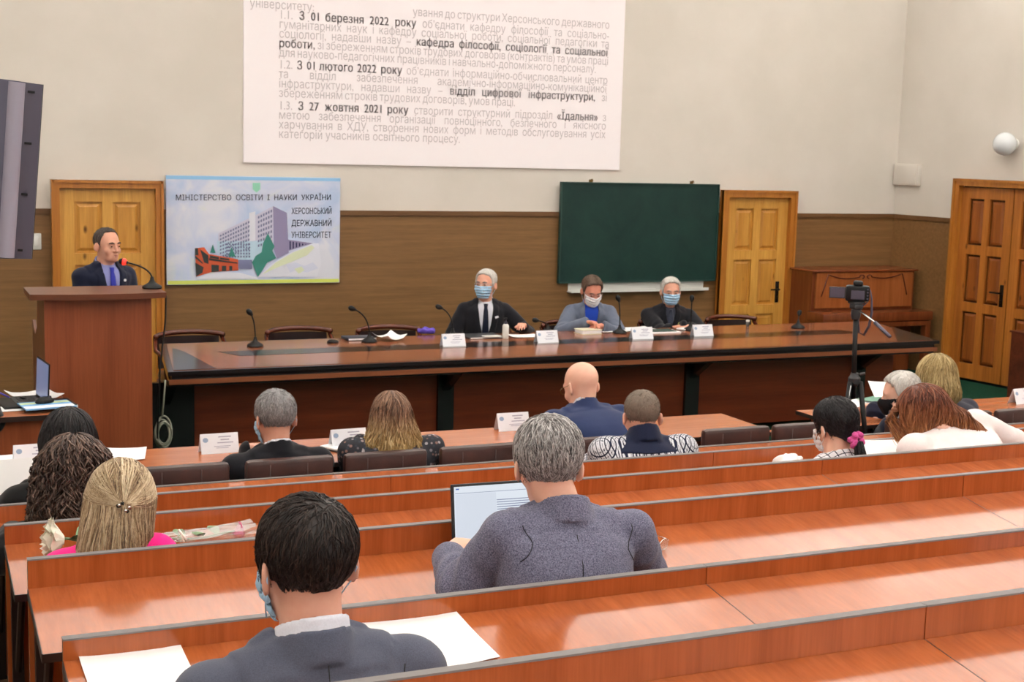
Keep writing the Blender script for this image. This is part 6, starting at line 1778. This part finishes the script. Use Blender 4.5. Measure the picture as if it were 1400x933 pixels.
# ================================================================== flowers on the third lowest desk row
new_mat('petal_white', srgb(250, 248, 232), .6, Subsurface_Weight=.1); new_mat('leaf_green', srgb(120, 150, 112), .5); new_mat('stem_green', srgb(110, 132, 96), .5); new_mat('petal_pink', srgb(226, 130, 170), .6)
m = new_mat('wrap_film', (.9, .9, .92), .08, Transmission_Weight=.85); NODES(m)[2].inputs['Alpha'].default_value = .6
def rose(name, label, p0, p1, petal, wrap, leaf=True, k=1.0):
    """stem from p0 (cut end) to p1 (bloom)"""
    t = thing(name, label, 'flower', p0); d = Vector(p1)-Vector(p0); u_ = d.normalized(); sd = u_.cross(Vector((0, 0, 1))).normalized(); up_ = sd.cross(u_)
    MB().tube([d*(i/8)+up_*.006*math.sin(i) for i in range(9)], .0045, 7).obj('stem', 'stem_green', t, True)
    R = u_.to_track_quat('Z', 'Y').to_matrix(); bl = MB(); g = np.random.default_rng(len(label))
    for ring_, (n_, r0, h0, sp) in enumerate(((3, .012*k, .058*k, .1*k), (5, .020*k, .056*k, .25*k), (6, .028*k, .050*k, .5*k), (7, .034*k, .040*k, .85*k))):
        for i in range(n_):
            w = 6.283*i/n_+ring_*.6; vs = []; fs = []
            for a in range(5):
                for b in range(5):
                    th = w+(b/4-.5)*1.35; hh = h0*(a/4); rad = r0*(.35+.65*math.sin(min(1, a/3)*math.pi/2))+sp*.02*(a/4)**2*(1+.6*abs(b-2)/2); wv = 1-(.25*abs(b-2)/2 if a == 4 else 0)
                    vs.append(d+R @ Vector((rad*math.cos(th), rad*math.sin(th), hh*wv-.012)))
            for a in range(4):
                for b in range(4): fs.append((a*5+b, a*5+b+1, a*5+6+b, a*5+5+b))
            bl.add(vs, fs)
    bl.obj('bloom', petal, t, True)
    if leaf:
        for i, s_ in enumerate((.80, .62, .45) if wrap else (.86, .74, .62, .5, .80, .68)):
            lf = MB(); c = d*s_; q = (sd*(1 if i % 2 else -1)*.8-u_*.55+up_*.35).normalized(); L_ = .05 if wrap else .11; vs = []
            wq = q.cross(up_).normalized()
            for a in range(6):
                w_ = .024*math.sin(math.pi*min(1, (a/5)*.9+.08)); e = c+q*L_*(a/5)+up_*(.012*math.sin(a/5*3)); vs += [e-wq*w_, e+up_*.004, e+wq*w_]
            fs = [(a*3+j, a*3+j+1, a*3+4+j, a*3+3+j) for a in range(5) for j in range(2)]; lf.add(vs, fs); lf.obj('leaf', 'leaf_green', t, True)
    if wrap:
        w = MB(); vs = []; fs = []; n_ = 14; g = np.random.default_rng(2)
        for i in range(9):
            s_ = -.05+1.22*i/8
            for k in range(n_):
                a = 6.283*k/n_; rr_ = (.020+.016*max(0, s_)**1.2)*(1+.28*g.normal()*.5); vs.append(d*s_+sd*math.cos(a)*rr_*1.5+up_*(math.sin(a)*rr_*.6+.008))
        for i in range(8):
            for k in range(n_): fs.append((i*n_+k, i*n_+(k+1) % n_, (i+1)*n_+(k+1) % n_, (i+1)*n_+k))
        w.add(vs, fs); w.obj('wrapping_film', 'wrap_film', t)
        r = MB(); 
        for k in range(2): r.tube([d*.36+sd*.04*(k*2-1)-up_*.0+u_*.02, d*.40+up_*.03, d*.44+sd*.05*(1-k*2)+up_*.01], .0035, 6)
        r.obj('ribbon', 'petal_white', t, True)
    return t
def dpt(k, px, py, dy, up_=.02):
    Yr = on_desk(k, 0, dy).y; q = on_desk(k, PY(px, py, Yr).x, dy); return q+Vector((0, 0, up_))
rose('white_rose', 'white rose with pale green leaves left of the pink top', dpt(2, 175, 742, .12, .035), dpt(2, 82, 745, .13, .055), 'petal_white', False, True, 1.25)
rose('wrapped_rose', 'long pink rose in clear film right of the pink top', dpt(2, 190, 738, .15, .03), dpt(2, 325, 733, .14, .032), 'petal_pink', True, True, .62)

# ================================================================== tripod with camera
YT_ = 6.45
tpz = PY(1168, 517, YT_); tr = thing('tripod', 'black camera tripod with silver pan handle standing at the right table', 'tripod', (tpz.x, YT_, 0)); za = tpz.z
def tl_(x, y, z): return (x, y, z)
ct = PY(1170, 432, YT_); lean_ = ct.x-tpz.x
m = MB(); m.tube([(0, 0, za-.12), (lean_, 0, ct.z)], .0145, 12); m.obj('center_column', 'plastic_black', tr, True)
m = MB(); m.lathe([(.022, za-.045), (.036, za-.03), (.036, za+.0), (.026, za+.012), (.022, za+.03)], (0, 0, 0), 14); m.tube([(.03, -.01, za+.02), (.05, -.03, za+.03)], .008, 8); m.obj('collar', 'plastic_dark', tr, 'auto')
for i, a in enumerate((math.radians(195), math.radians(-40), math.radians(80))):
    dx, dy = math.cos(a), math.sin(a); R0 = .20; m = MB()
    m.tube([(dx*.035, dy*.035, za-.02), (dx*R0*.55, dy*R0*.55, za*.5)], .015, 8); m.tube([(dx*R0*.5, dy*R0*.5, za*.55), (dx*R0, dy*R0, .02)], .011, 8); m.obj('leg', 'plastic_black', tr, True)
    m = MB(); m.box((dx*R0*.55, dy*R0*.55, za*.5), (.04, .04, .05), None, .008); m.obj('leg_clamp', 'plastic_dark', tr); MB().lathe([(.014, 0), (.016, .02), (.010, .03)], (dx*R0, dy*R0, 0), 10).obj('foot', 'plastic_black', tr)
m = MB(); m.tube([(-.038, -.018, za-.04), (-.082, -.024, za-.30)], .0065, 7); m.obj('silver_brace', 'chrome', tr, True)
m = MB(); m.lathe([(.022, ct.z-.02), (.028, ct.z), (.028, ct.z+.035), (.018, ct.z+.045)], (lean_, 0, 0), 14); m.box((lean_, 0, ct.z+.055), (.06, .055, .03), None, .006); m.box((lean_, 0, ct.z+.077), (.075, .06, .012)); m.obj('pan_head', 'plastic_dark', tr, 'auto')
h0, h1, h2_ = PY(1175, 425, YT_-.04), PY(1196, 441, YT_-.16), PY(1217, 461, YT_-.27)
to = Vector((tpz.x, YT_, 0))
m = MB(); m.tube([h0-to, h1-to], .0055, 8); m.obj('pan_rod', 'chrome', tr, True); m = MB(); m.tube([h1-to, h2_-to], .011, 10); m.obj('pan_grip', 'plastic_grey', tr, True)
cc = PY(1172, 409, YT_)
cm = thing('camera', 'black photo camera with flip screen and hanging strap on the tripod', 'camera', (cc.x, YT_, ct.z+.083), math.radians(-35))
MB().box((0, 0, .047), (.135, .06, .092), None, .014).obj('camera_body', 'plastic_black', cm, 'auto'); MB().box((0, .0, .105), (.055, .055, .03), None, .012).obj('viewfinder_hump', 'plastic_black', cm, 'auto')
ry = Matrix.Rotation(-math.pi/2, 3, 'X')
MB().lathe([(.036, .028), (.038, .06), (.036, .10), (.040, .125), (.034, .126)], (0, 0, .045), 20, ry).obj('lens_barrel', 'plastic_black', cm, 'auto')
MB().box((.05, .015, .045), (.035, .085, .085), None, .012).obj('hand_grip', 'plastic_black', cm, 'auto')
m = MB(); m.box((-.115, -.035, .050), (.09, .008, .065), None, .003); m.obj('flip_screen', 'plastic_dark', cm)
m = MB(); m.box((-.115, -.04, .050), (.08, .002, .055)); m.obj('screen_glass', 'plastic_grey', cm)
m = MB(); m.box((.0, -.031, .04), (.075, .004, .05)); 
for i in range(4): m.lathe([(.005, 0), (.005, .004)], (.055, -.032, .02+i*.018), 8, Matrix.Rotation(math.pi/2, 3, 'X'))
m.obj('rear_buttons', 'plastic_grey', cm)
m = MB(); m.tube([(.070, 0, .07), (.080, 0, .02), (.086, 0, -.06), (.075, .01, -.14), (.050, .02, -.195), (.022, .02, -.18), (.012, .01, -.10), (.030, .01, -.03), (.060, .0, .0)], [.003, .006, .0075, .008, .008, .0075, .006, .004, .003], 6); m.obj('strap', 'plastic_grey', cm, True)
